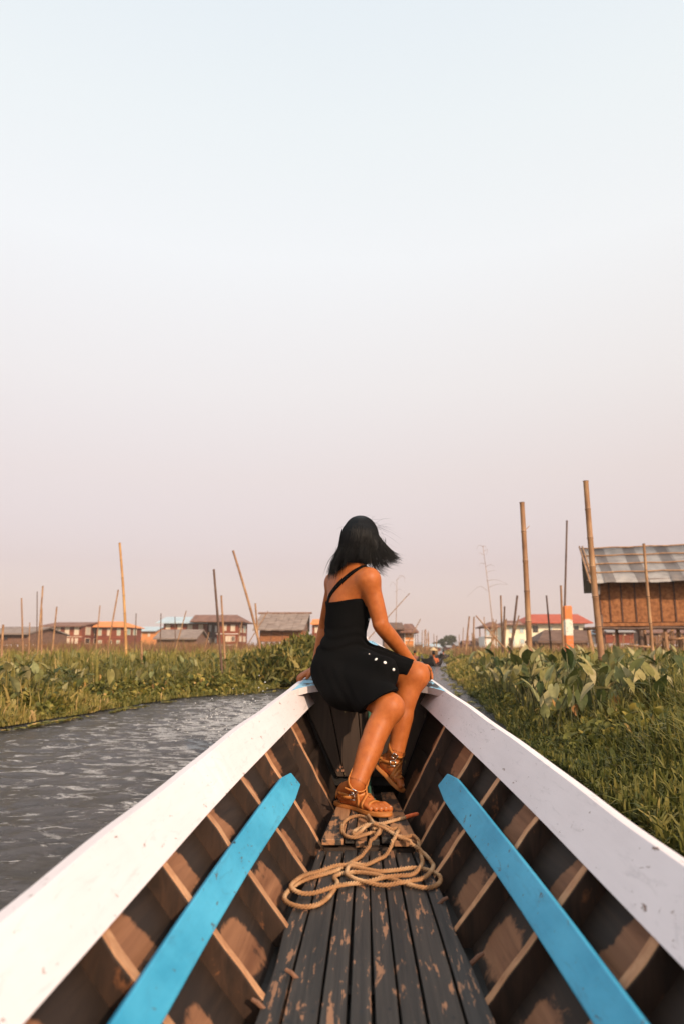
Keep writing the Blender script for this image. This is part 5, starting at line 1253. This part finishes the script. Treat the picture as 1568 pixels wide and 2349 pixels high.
# far houses at the end of the canal
h = House('far red house with small blue roof at the end of the canal', 150, 10, at=986)
h.walls(966, 1008, 1483, 1500, W_red); h.gable(964, 1010, 1483, 1477, R_blue, .8, .2, W_red); [h.win(x, 1486, x+4.5, 1492, 'p', mull=False) for x in (988, 998)]; h.stilts([968, 987, 1006], 1500, .2)
for (x0, x1, y0, y1, yr, Y, wm, rm, lab) in [(1044, 1066, 1480, 1497, 1474, 128, W_ora, R_tin, 'far low orange shack with tin roof right of the canal'), (1064, 1096, 1478, 1498, 1469, 118, W_red, R_rust, 'far brown shack with rusty roof behind the two mooring poles'), (1094, 1112, 1473, 1492, 1464, 104, W_wov2, R_thad, 'small brown shack with dark roof beside the white pavilion'), (1024, 1046, 1484, 1499, 1480, 160, W_red, R_tin, 'tiny far red shack below the hazy trees'), (1388, 1452, 1449, 1476, 1441, 88, W_red, R_tin, 'red shack with tin roof seen below the stilt hut floor'), (1480, 1600, 1451, 1478, 1444, 95, W_wov2, R_rust, 'brown shack with rusty roof behind the stick fence'), (940, 968, 1478, 1496, 1473, 112, W_wov2, R_tin, 'low brown shack next to the far end of the canal'), (1352, 1392, 1454, 1478, 1447, 92, W_whi, R_blue, 'small pale shed with blue roof right of the yellow house')]:
    h = House(lab, Y, 6, 'shack', (x0+x1)/2); h.walls(x0, x1, y0, y1, wm); h.gable(x0-1.5, x1+1.5, y0, yr, rm, .5, .12, wm, .2); h.stilts([x0+1, (x0+x1)/2, x1-1], y1, .1)
    h.win(x0+(x1-x0)*.25, y0+3, x0+(x1-x0)*.25+4, y0+9, 'd', mull=False); h.win(x0+(x1-x0)*.65, y0+3, x0+(x1-x0)*.65+4, y0+9, 'p', mull=False)
# pavilion
h = House('small white pavilion with open balcony and brown pyramid roof', 86, 4.5, 'pavilion', 1124)
h.walls(1110, 1139, 1460, 1487, W_whi); h.hip(1104.5, 1147, 1437, 1427, 1121, 1131, R_rust, .8)
for x in (1112, 1123, 1136): h.band(x, x+2.0, 1436, 1460, W_ora, 'post', -.0 if False else .05)
for x in (1112, 1136):
    mb = MB(); X_ = h.X(x); mb.box((X_, h.Y+h.d-.15, h.Z(1461)), (X_+.12, h.Y+h.d, h.Z(1437))); mb.build('post', W_ora, h.root)
h.band(1110, 1140, 1459, 1461, M_trimw, 'balcony_floor', .4)
for k in range(9): h.band(1112.5+k*2.9, 1113.3+k*2.9, 1446, 1458, G_blue, 'baluster', .12)
h.band(1112, 1139, 1445.2, 1446.6, G_blue, 'balcony_rail', .14); h.win(1121, 1472, 1127, 1484, 'd', mull=False); h.stilts([1112, 1137], 1487, .12)
# yellow house
h = House('large pale yellow two-storey house with red tin roof and blue shutters', 100, 12, 'yellow_house', 1250)
h.walls(1156, 1341, 1432, 1486, W_yel); h.hip(1199, 1353, 1428.5, 1409.5, 1216.5, 1323, R_red, 1.2); h.hip(1150, 1225, 1432.5, 1424, 1162, 1224, R_rust, 1.0); h.stilts([1158, 1185, 1215, 1250, 1290, 1338], 1484, .16)
h.band(1155, 1342, 1431, 1433, M_trimw)
for (x0, y0, x1, y1, k, tr) in [(1166.5, 1440, 1174, 1452.5, 'b', M_trimw), (1191, 1440, 1200.5, 1452.5, 'b', M_trimw), (1221.5, 1436, 1233.5, 1451, 'd', M_trimd), (1165, 1463, 1170, 1482, 'd', M_trimd), (1171.5, 1463, 1179, 1482, 'b', M_trimw), (1191, 1465, 1200.5, 1478, 'b', M_trimw), (1223, 1464, 1231, 1479, 'b', M_trimw), (1258, 1437, 1267, 1450, 'b', M_trimw), (1287, 1437, 1296, 1450, 'b', M_trimw), (1317, 1436, 1327, 1446, 'd', M_trimd), (1258, 1465, 1267, 1478, 'b', M_trimw)]: h.win(x0, y0, x1, y1, k, tr)
h = House('dark brown thatched shed before the yellow house', 62, 4, 'thatched_shed', 1295)
h.walls(1238, 1346, 1466, 1486, W_wov); h.hip(1229, 1352, 1470, 1445, 1248, 1346, R_thad, .5, .2); h.stilts([1240, 1265, 1290, 1318, 1344], 1486, .1)
for x in (1243, 1268, 1300, 1330): h.band(x, x+1.2, 1468, 1486, M_post, 'batten', .05)
# painted post
m, N, L, B = new_mat('orange_white_paint'); sp3 = N.new('ShaderNodeSeparateXYZ'); L.new(coords(N, L), sp3.inputs[0])
nz_ = noise(N, L, coords(N, L), 6, 5); ma = N.new('ShaderNodeMath'); ma.operation = 'MULTIPLY_ADD'; L.new(nz_, ma.inputs[0]); ma.inputs[1].default_value = .14; L.new(sp3.outputs['Z'], ma.inputs[2])
YP = 19.0; zt, z1, z2 = P(1300, 1390, YP)[2], P(1300, 1422, YP)[2], P(1300, 1459, YP)[2]
rp = N.new('ShaderNodeMapRange'); L.new(ma.outputs[0], rp.inputs[0]); rp.inputs[1].default_value = 0; rp.inputs[2].default_value = 3
cr = ramp(N, L, rp.outputs[0], [((z2+.07)/3, (.62, .17, .045)), ((z2+.10)/3, (.72, .66, .56)), ((z1+.05)/3, (.72, .66, .56)), ((z1+.08)/3, (.66, .19, .05))])
L.new(mix(N, L, ramp(N, L, noise(N, L, coords(N, L), 22, 6), [(.60, g3(0)), (.64, g3(1))]), cr, (.36, .24, .17)), B.inputs['Base Color']); B.inputs['Roughness'].default_value = .75
a, b = P(1294, 1480, YP), P(1300, 1390, YP); w = 8.4/F_*YP; q = []
for (c, z_) in ((P(1303, 1490, YP), -.1), (P(1299.5, 1390, YP), zt)):
    q += [(c[0]-w, YP-w, z_), (c[0]+w, YP-w, z_), (c[0]+w, YP+w, z_), (c[0]-w, YP+w, z_)]
mb = MB(); mb.hexa(q); o = mb.build('marker_post', MATS['orange_white_paint'], None, bevel=.02); tag(o, 'square concrete marker post painted orange, white and orange', 'post')

# ------------------------------------------------------------------ tin-roofed stilt hut, near right
c6 = lambda x, y: (1166.6+x*.256, 1061+y*.256)
hut = empty('tin_roofed_hut', (P(1470, 1480, 25)[0], 26, 0), 'bamboo stilt hut with corrugated tin roof and woven wall panels', 'house')
YE, YW, YR = 24.0, 24.75, 26.6
def tin_mat(name, a, b, c):
    m, N, L, B = new_mat(name); n1 = noise(N, L, coords(N, L, (1, 1, .6)), 2.2, 6, .65); L.new(ramp(N, L, n1, [(.32, a), (.55, b), (.72, c)]), B.inputs['Base Color']); B.inputs['Roughness'].default_value = .5; B.inputs['Metallic'].default_value = .25; return m
T_l = tin_mat('pale_corrugated_tin', (.28, .255, .24), (.40, .37, .35), (.46, .40, .35)); T_d = tin_mat('stained_corrugated_tin', (.13, .11, .105), (.20, .175, .165), (.27, .22, .19))
xe = [762, 875, 955, 1140, 1245, 1440, 1550, 1740, 1850]
ze, zr = P(*c6(1100, 1078), YE)[2], P(*c6(1100, 772), YR)[2]
for k in range(8):
    Xa, Xb = P(*c6(xe[k], 1078), YE)[0], P(*c6(xe[k+1]+14, 1078), YE)[0]; n = int((Xb-Xa)/.0105); V = []; sl = math.hypot(YR-YE, zr-ze); up_ = .012*(k % 2)
    for i in range(n+1):
        x = Xa+(Xb-Xa)*i/n; dz = .016*math.sin(2*math.pi*x/.062)
        for t in (0, .33, .66, 1): V.append((x-.12*t+(.02*math.sin(k*3)*t), YE+(YR-YE)*t+(.05*math.sin(k*5) if t == 0 else 0), ze+(zr-ze)*t+dz+up_+.012*math.sin(x*3+t*4)))
    f = [(i*4+j, (i+1)*4+j, (i+1)*4+j+1, i*4+j+1) for i in range(n) for j in range(3)]
    me = bpy.data.meshes.new('roof_sheet'); me.from_pydata(V, [], f); me.update(); o = link(me, 'roof_sheet', T_d if k % 2 else T_l, hut, True)
    sm = o.modifiers.new('thickness', 'SOLIDIFY'); sm.thickness = .006
mb = MB(); X0, X1 = P(*c6(762, 1078), YE)[0], P(*c6(1860, 1078), YE)[0]
mb.hexa([(X0-.12, YR+.02, zr-.03), (X1, YR+.02, zr-.03), (X1, YR+1.9, ze-.02), (X0, YR+1.9, ze-.02), (X0-.12, YR+.02, zr), (X1, YR+.02, zr), (X1, YR+1.9, ze+.01), (X0, YR+1.9, ze+.01)]); mb.build('roof_back', T_l, hut)
for t, x0 in ((.97, 655), (.73, 668), (.48, 660), (.245, 668)):      # bamboo battens over the sheets
    Y_ = YE+(YR-YE)*t; z_ = ze+(zr-ze)*t+.055; pts = [(X0-.12*t-.02+(X1-X0)*i/12, Y_, z_+.012*math.sin(i*1.7+t*9)) for i in range(13)]; mb = MB(); mb.tube(pts, .028, 6); mb.build('roof_batten', M_bam, hut, True)
for (y, x) in ((770, 716), (828, 702), (888, 694), (1047, 700)):
    t = (1078-y)/(1078-772); Y_ = YE+(YR-YE)*t; z_ = ze+(zr-ze)*t-.06; xa = P(*c6(x, y), Y_)[0]; mb = MB(); mb.tube([(xa, Y_, z_), (X1-.1, Y_, z_)], .045, 7); mb.build('purlin', M_bamd, hut, True)
for Y0_, Y1_, z0_, z1_ in ((YE+.05, YR, ze-.05, zr-.02),):
    for xx in (X0-.05, X0+.06): mb = MB(); mb.tube([(xx, Y0_, z0_+.06), (xx-.12, Y1_, z1_+.12)], .035, 6); mb.build('verge_pole', M_bam, hut, True)
Xw = P(*c6(788, 1300), YW)[0]; zt = P(*c6(1000, 1090), YW)[2]; zb_ = P(*c6(1000, 1432), YW)[2]; zfl = P(*c6(1000, 1480), YW)[2]
bx_ = [788, 870, 970, 1085, 1190, 1295, 1410, 1520, 1630, 1740, 1850]; bX = [P(*c6(x, 1300), YW)[0] for x in bx_]
for a, b in zip(bX[:-1], bX[1:]):
    mb = MB(); mb.box((a+.012, YW, zb_), (b-.012, YW+.03, zt+.25)); mb.build('wall_panel', W_wov, hut)
for a in bX: mb = MB(); mb.box((a-.022, YW-.03, zb_-.02), (a+.022, YW+.012, zt+.2)); mb.build('wall_batten', M_trimd, hut)
mb = MB(); mb.box((Xw-.03, YW+.035, zb_-.05), (Xw, YW+2.0, ze+.3)); mb.build('end_wall', W_wov2, hut)
mb = MB(); mb.box((Xw, YW+.06, zb_-.02), (bX[-1], YW+2.0, zb_+.02)); mb.build('floor', M_trimd, hut)
mb = MB(); mb.box((Xw-.02, YW-.05, zb_-.14), (bX[-1], YW+.03, zb_-.025)); mb.build('sill_board', W_wov, hut)
mb = MB(); mb.hexa([tuple(P(*c6(x, y), YE+.3)+np.array([0, dy, 0])) for (x, y, dy) in ((740, 1182, 0), (812, 1182, 0), (812, 1182, .05), (740, 1182, .05), (740, 1075, 0), (812, 1075, 0), (812, 1075, .05), (740, 1075, .05))]); mb.build('hanging_sheet', T_d, hut)
for (y, x, dy, r) in ((1488, 660, -.35, .055), (1470, 740, .3, .045), (1482, 700, 1.6, .05)):
    q = P(*c6(x, y), YW+dy); pts = [(q[0]+(bX[-1]-q[0])*i/8, YW+dy, q[2]+.02*math.sin(i*1.9+dy)) for i in range(9)]; mb = MB(); mb.tube(pts, r, 7); mb.build('floor_pole', M_bamd if dy < .5 else M_bam, hut, True)
for (x, dy, r, mt) in ((800, 0, .06, M_bamd), (865, .9, .06, M_bam), (1110, .2, .10, M_bamd), (1335, -.2, .065, M_bam), (1390, .6, .06, M_bam), (1600, 0, .07, M_bam), (1720, .3, .07, M_bam), (1000, 2.6, .06, M_bam), (1450, 2.6, .06, M_bam), (700, -.3, .07, M_bam)):
    q = P(*c6(x, 1480), YW+dy); mb = MB(); b_ = .12 if x == 700 else random.uniform(-.04, .04); mb.tube(crom([(q[0]+b_, YW+dy, -.2), (q[0]+b_*.8, YW+dy, .5), (q[0], YW+dy, zfl+(.45 if x == 800 else .02))], 4), r, 7); mb.build('stilt', mt, hut, True)
for (x0, y0, x1, y1) in ((1230, 1690, 1400, 1500), (1000, 1640, 1240, 1655), (1360, 1590, 1500, 1575)):
    mb = MB(); mb.tube([P(*c6(x0, y0), YW-.1), P(*c6(x1, y1), YW-.1)], .045, 6); mb.build('brace', M_bam, hut, True)
piv = Vector((Xw, YW, 0)); rot_ = Matrix.Translation(piv+Vector((.12, 0, 0))) @ Matrix.Rotation(math.radians(-14), 4, 'Z') @ Matrix.Translation(-piv)   # the front turns a little towards the canal
hut.matrix_world = rot_ @ Matrix.Translation(hut.location)
G_f = 'sticks of the fence below the hut'; rf = random.Random(3)
for k in range(26):
    x = 1490+k*3.6+rf.uniform(-1.5, 1.5); pole((x+rf.uniform(-3, 3), 1449+rf.uniform(0, 14)), (x, 1512), 27+rf.uniform(-.3, .6), rf.uniform(2.2, 3.4), 'upright stick of the rough bamboo fence below the tin-roofed hut', M_bam, G_f, 'fence_stick')
for k in range(14):
    x = rf.uniform(1385, 1475); pole((x+rf.uniform(-5, 5), 1455+rf.uniform(0, 18)), (x, 1506), 34+rf.uniform(0, 4), rf.uniform(1.8, 3), 'loose stick standing in the marsh under the tin-roofed hut', M_bam, 'sticks under the hut', 'bamboo_stick')

# belt of dry reeds in front of the houses
M_reed = leaf_mat('dry_reeds', [(0, (.10, .05, .025)), (.4, (.20, .10, .05)), (.75, (.32, .18, .085)), (1, (.13, .12, .04))], 'tone')
def reeds(x0, x1, Y0, Y1, n, seed, h0, h1, lab):
    r = np.random.default_rng(seed); Y = r.uniform(Y0, Y1, n); px = r.uniform(x0, x1, n); X = (px-832.7)/1600*Y; h = r.uniform(h0, h1, n)*(.7+.6*vnoise(X*.35, Y*.2)); w = r.uniform(.012, .028, n)*Y/30; lx = r.normal(0, .18, n)*h; ly = r.normal(0, .1, n)
    V = np.stack([np.stack([X-w, Y, 0*X], 1), np.stack([X+w, Y, 0*X], 1), np.stack([X+lx*.45+w*.6, Y+ly, h*.6], 1), np.stack([X+lx*.45-w*.6, Y+ly, h*.6], 1), np.stack([X+lx, Y+ly, h], 1)], 1)
    b = np.arange(n)[:, None]*5; me = np_mesh('dry_reeds', V.reshape(-1, 3), [b+np.array([0, 1, 2, 3]), b+np.array([3, 2, 4])]); at = me.attributes.new('tone', 'FLOAT', 'POINT'); at.data.foreach_set('value', np.repeat(r.random(n), 5).astype(np.float32))
    tag(link(me, 'dry_reeds', M_reed), lab, 'reeds', kind='stuff')
reeds(-40, 760, 34, 62, 8000, 71, .55, 1.1, 'belt of dry brown reeds before the houses of the left bank')
reeds(1040, 1620, 36, 60, 5500, 72, .5, .98, 'belt of dry brown reeds before the houses of the right bank')
reeds(880, 1000, 46, 66, 1300, 73, .45, .95, 'dry brown reeds along the far bend of the canal')

# ------------------------------------------------------------------ hazy trees at the end of the canal
M_tree = leaf_mat('tree_foliage', [(0, (.035, .05, .02)), (.5, (.06, .075, .03)), (1, (.10, .10, .045))], 'tone')
M_bark = simple('bark', (.06, .045, .035), (.11, .08, .06), 6, .9)
def tree(px, ybase, w, h, Y, seed, label):
    r = np.random.default_rng(seed); s_ = Y/F_; c = P(px, ybase, Y); H = h*s_; Wd = w*s_/2; root = empty('tree', (c[0], Y, 0), label, 'tree', 'trees at the end of the canal')
    mb = MB(); mb.tube(crom([(c[0], Y, -.1), (c[0]+.1, Y, H*.3), (c[0]-.1, Y, H*.7)], 5), list(np.linspace(.32, .10, 11)), 7); mb.build('trunk', M_bark, root, True)
    for k in range(5):
        a = r.uniform(0, 6.28); mb = MB(); z0 = H*r.uniform(.25, .5); mb.tube(crom([(c[0], Y, z0), (c[0]+math.cos(a)*Wd*.4, Y+math.sin(a)*Wd*.4, z0+H*.15), (c[0]+math.cos(a)*Wd*.7, Y+math.sin(a)*Wd*.7, z0+H*.35)], 4), list(np.linspace(.12, .04, 9)), 5); mb.build('limb', M_bark, root, True)
    lob = [(r.normal(0, .42)*Wd, r.normal(0, .42)*Wd, H*r.uniform(.35, .85), Wd*r.uniform(.28, .5)) for _ in range(16)]
    n = 2600; L_ = np.array([lob[i] for i in r.integers(0, 16, n)]); d = r.normal(size=(n, 3)); d /= np.linalg.norm(d, axis=1)[:, None]; rad = L_[:, 3]*r.uniform(.55, 1.05, n)
    ctr = np.stack([c[0]+L_[:, 0], Y+L_[:, 1], L_[:, 2]], 1)+d*rad[:, None]*np.array([1, 1, .8]); sz = r.uniform(.12, .3, n)
    u = r.normal(size=(n, 3)); u /= np.linalg.norm(u, axis=1)[:, None]; v = np.cross(u, r.normal(size=(n, 3))); v /= np.linalg.norm(v, axis=1)[:, None]
    V = np.stack([ctr-u*sz[:, None], ctr+v*sz[:, None]*.6, ctr+u*sz[:, None], ctr-v*sz[:, None]*.6], 1).reshape(-1, 3); Fq = np.arange(n*4).reshape(-1, 4)
    me = np_mesh('crown', V, Fq); at = me.attributes.new('tone', 'FLOAT', 'POINT'); at.data.foreach_set('value', np.repeat(r.random(n), 4).astype(np.float32)); link(me, 'crown', M_tree, root)
tree(1016, 1500, 22, 27, 190, 1, 'smaller of the two hazy round trees at the canal end')
tree(1031, 1500, 30, 34, 185, 2, 'larger of the two hazy round trees at the canal end')
tree(1000, 1500, 14, 18, 230, 3, 'lowest hazy tree behind the far red house')
# bushes on the far left bank beside the woman
def bush(px, Y, w, h, seed, label):
    r = np.random.default_rng(seed); c = P(px, 1500, Y); n = 2600; t = r.random(n); a = r.uniform(0, 6.28, n); rad = w*np.sqrt(r.random(n)); x = c[0]+np.cos(a)*rad; y = Y+np.sin(a)*rad; hh = h*np.sqrt(np.clip(1-(rad/w)**2*.85, 0, 1)); z = .05+hh*t**.6
    root = empty('bush', (c[0], Y, .05), label, 'bush'); u = np.stack([r.normal(0, .5, n), r.normal(0, .5, n), np.abs(r.normal(.6, .4, n))], 1); u /= np.linalg.norm(u, axis=1)[:, None]; v = np.cross(u, r.normal(size=(n, 3))); v /= np.linalg.norm(v, axis=1)[:, None]; L_ = r.uniform(.06, .16, n)[:, None]; C_ = np.stack([x, y, z], 1)
    V = np.stack([C_-u*L_, C_+v*L_*.22, C_+u*L_, C_-v*L_*.22], 1).reshape(-1, 3); me = np_mesh('foliage', V, np.arange(n*4).reshape(-1, 4)); at = me.attributes.new('tone', 'FLOAT', 'POINT'); at.data.foreach_set('value', np.repeat(r.random(n)*.75, 4).astype(np.float32)); link(me, 'foliage', M_grass, root)
    for k in range(6): mb = MB(); b_ = r.uniform(0, 6.28); mb.tube([(c[0], Y, 0), (c[0]+math.cos(b_)*w*.5, Y+math.sin(b_)*w*.5, h*.75)], [.012, .004], 5); mb.build('stem', M_stalk, root, True)
bush(700, 15, .8, .95, 4, 'tall leafy green bush on the left bank behind the woman'); bush(640, 13.5, .9, .72, 5, 'low rounded bush on the left bank beside the bow spray')

# ------------------------------------------------------------------ other boats and their people ahead
M_boatd = simple('dark_boat_wood', (.018, .012, .010), (.04, .026, .02), 5, .6)
def small_boat(x, y, Y, w, L_, label, hgt=.42):
    c = G(x, y, 0); k = Y/c[1]; c = c*0+P(x, y, Y); root = empty('canal_boat', (c[0], Y, 0), label, 'boat'); mb = MB(); rings = []; ri = []
    for t in np.linspace(0, 1, 15):
        ww = w/2*math.sin(math.pi*min(1, .12+t*.76))**.6; ys = Y+(t-.0)*L_; z = hgt*(1+.5*(2*t-1)**4); rings.append([(c[0]-ww, ys, z), (c[0]-ww*.8, ys, z*.3), (c[0]-ww*.3, ys, -.06), (c[0]+ww*.3, ys, -.06), (c[0]+ww*.8, ys, z*.3), (c[0]+ww, ys, z), (c[0]+ww*.88, ys, z), (c[0]+ww*.2, ys, .06), (c[0]-ww*.2, ys, .06), (c[0]-ww*.88, ys, z)])
    mb.loft(rings); mb.build('hull', M_boatd, root); 
    for t in (.3, .6): mb = MB(); mb.box((c[0]-w*.4, Y+t*L_-.1, hgt*.6), (c[0]+w*.4, Y+t*L_+.1, hgt*.6+.03)); mb.build('thwart', M_post, root)
    return c[0], root
def rower(x, y, z, shirt, label, hat=None, s=1.0):
    S = SDF((x-.45, y-.45, z-.1), (x+.45, y+.5, z+1.05), .02); p = lambda a, b, c: np.array([x+a*s, y+b*s, z+c*s])
    S.ell(p(0, 0, .12), (.17*s, .14*s, .12*s), None, .05); S.ell(p(0, 0, .32), (.15*s, .10*s, .18*s), None, .05); S.ell(p(0, 0, .48), (.19*s, .095*s, .08*s), None, .05); S.cone(p(0, 0, .52), p(0, -.01, .66), .055*s, .05*s, .02); S.ell(p(0, -.01, .76), (.078*s, .09*s, .11*s), None, .02)
    for q in (-1, 1):
        S.chain([p(.19*q, 0, .49), p(.27*q, -.03, .28), p(.20*q, .2, .18)], [.05*s, .042*s, .032*s], .03); S.chain([p(.09*q, 0, .1), p(.13*q, .32, .14), p(.12*q, .40, -.06)], [.085*s, .065*s, .05*s], .03)
    root = empty('person', (x, y, z), label, 'person'); link(S.mesh('body', 1), 'body', M_skin, root, smooth=True)
    S2 = SDF((x-.4, y-.4, z-.1), (x+.4, y+.4, z+.7), .02); S2.ell(p(0, 0, .14), (.19*s, .16*s, .13*s), None, .05); S2.ell(p(0, 0, .32), (.17*s, .12*s, .19*s), None, .05); S2.ell(p(0, 0, .47), (.21*s, .115*s, .09*s), None, .05)
    for q in (-1, 1): S2.chain([p(.19*q, 0, .49), p(.25*q, -.02, .32)], [.062*s, .055*s], .02)
    link(S2.mesh('shirt', 1), 'shirt', shirt, root, smooth=True)
    S3 = SDF((x-.2, y-.2, z+.55), (x+.2, y+.2, z+1.0), .015); S3.ell(p(0, -.015, .785), (.088*s, .10*s, .105*s), None, .02); S3.ell(p(0, .1, .72), (.06*s, .08*s, .09*s), None, 0, None, True); link(S3.mesh('hair', 1), 'hair', M_hair, root, smooth=True)
    if hat: mb = MB(); c = p(0, 0, .80); mb.tube([c, c+np.array([0, 0, .03]), c+np.array([0, 0, .14])], [.21*s, .20*s, .03*s], 16); mb.build('hat', hat, root, True)
M_sh1 = simple('orange_shirt', (.40, .09, .03), (.52, .13, .045), 20, .85); M_sh2 = simple('dark_shirt', (.02, .02, .022), (.035, .033, .035), 20, .85); M_sh3 = simple('dull_red_shirt', (.18, .07, .05), (.25, .10, .07), 20, .85); M_hat = simple('straw_hat', (.48, .34, .18), (.58, .43, .25), 30, .85)
bx0, _ = small_boat(1003, 1527, 27.8, .78, 5.2, 'dark wooden boat with people coming along the canal ahead', .27)
rower(bx0-.05, 28.9, -.12, M_sh1, 'person in orange shirt sitting in the boat ahead', s=.78); rower(bx0+.10, 30.4, -.04, M_sh2, 'person with straw hat sitting in the boat ahead', M_hat, s=.8)
bx1, _ = small_boat(950, 1522, 31, .75, 5, 'dark wooden boat with two people, partly hidden behind the knee', .24)
rower(bx1-.16, 31.8, -.16, M_sh2, 'person in dark shirt in the boat half hidden by the knee', s=.78); rower(bx1+.17, 33.2, -.10, M_sh3, 'person in dull red shirt in the boat half hidden by the knee', s=.8)
bx2, _ = small_boat(1022, 1514, 44, .8, 5, 'small dark boat far up the canal behind the others', .25); rower(bx2, 45.5, -.12, M_sh2, 'person in dark shirt in the farthest canal boat', s=.78)

# ------------------------------------------------------------------ evening haze over the marsh
m = bpy.data.materials.new('haze'); m.use_nodes = True; N = m.node_tree.nodes; L = m.node_tree.links; N.clear(); out = N.new('ShaderNodeOutputMaterial'); pv = N.new('ShaderNodeVolumePrincipled')
pv.inputs['Color'].default_value = (.93, .86, .82, 1); pv.inputs['Density'].default_value = .0007; pv.inputs['Anisotropy'].default_value = 0.0; L.new(pv.outputs[0], out.inputs['Volume'])
mb = MB(); mb.box((-420, -60, -1.2), (420, 420, 12.5)); o = mb.build('haze', m, None); tag(o, 'thin pinkish evening haze over the marsh', 'haze', kind='stuff'); o.display_type = 'WIRE'
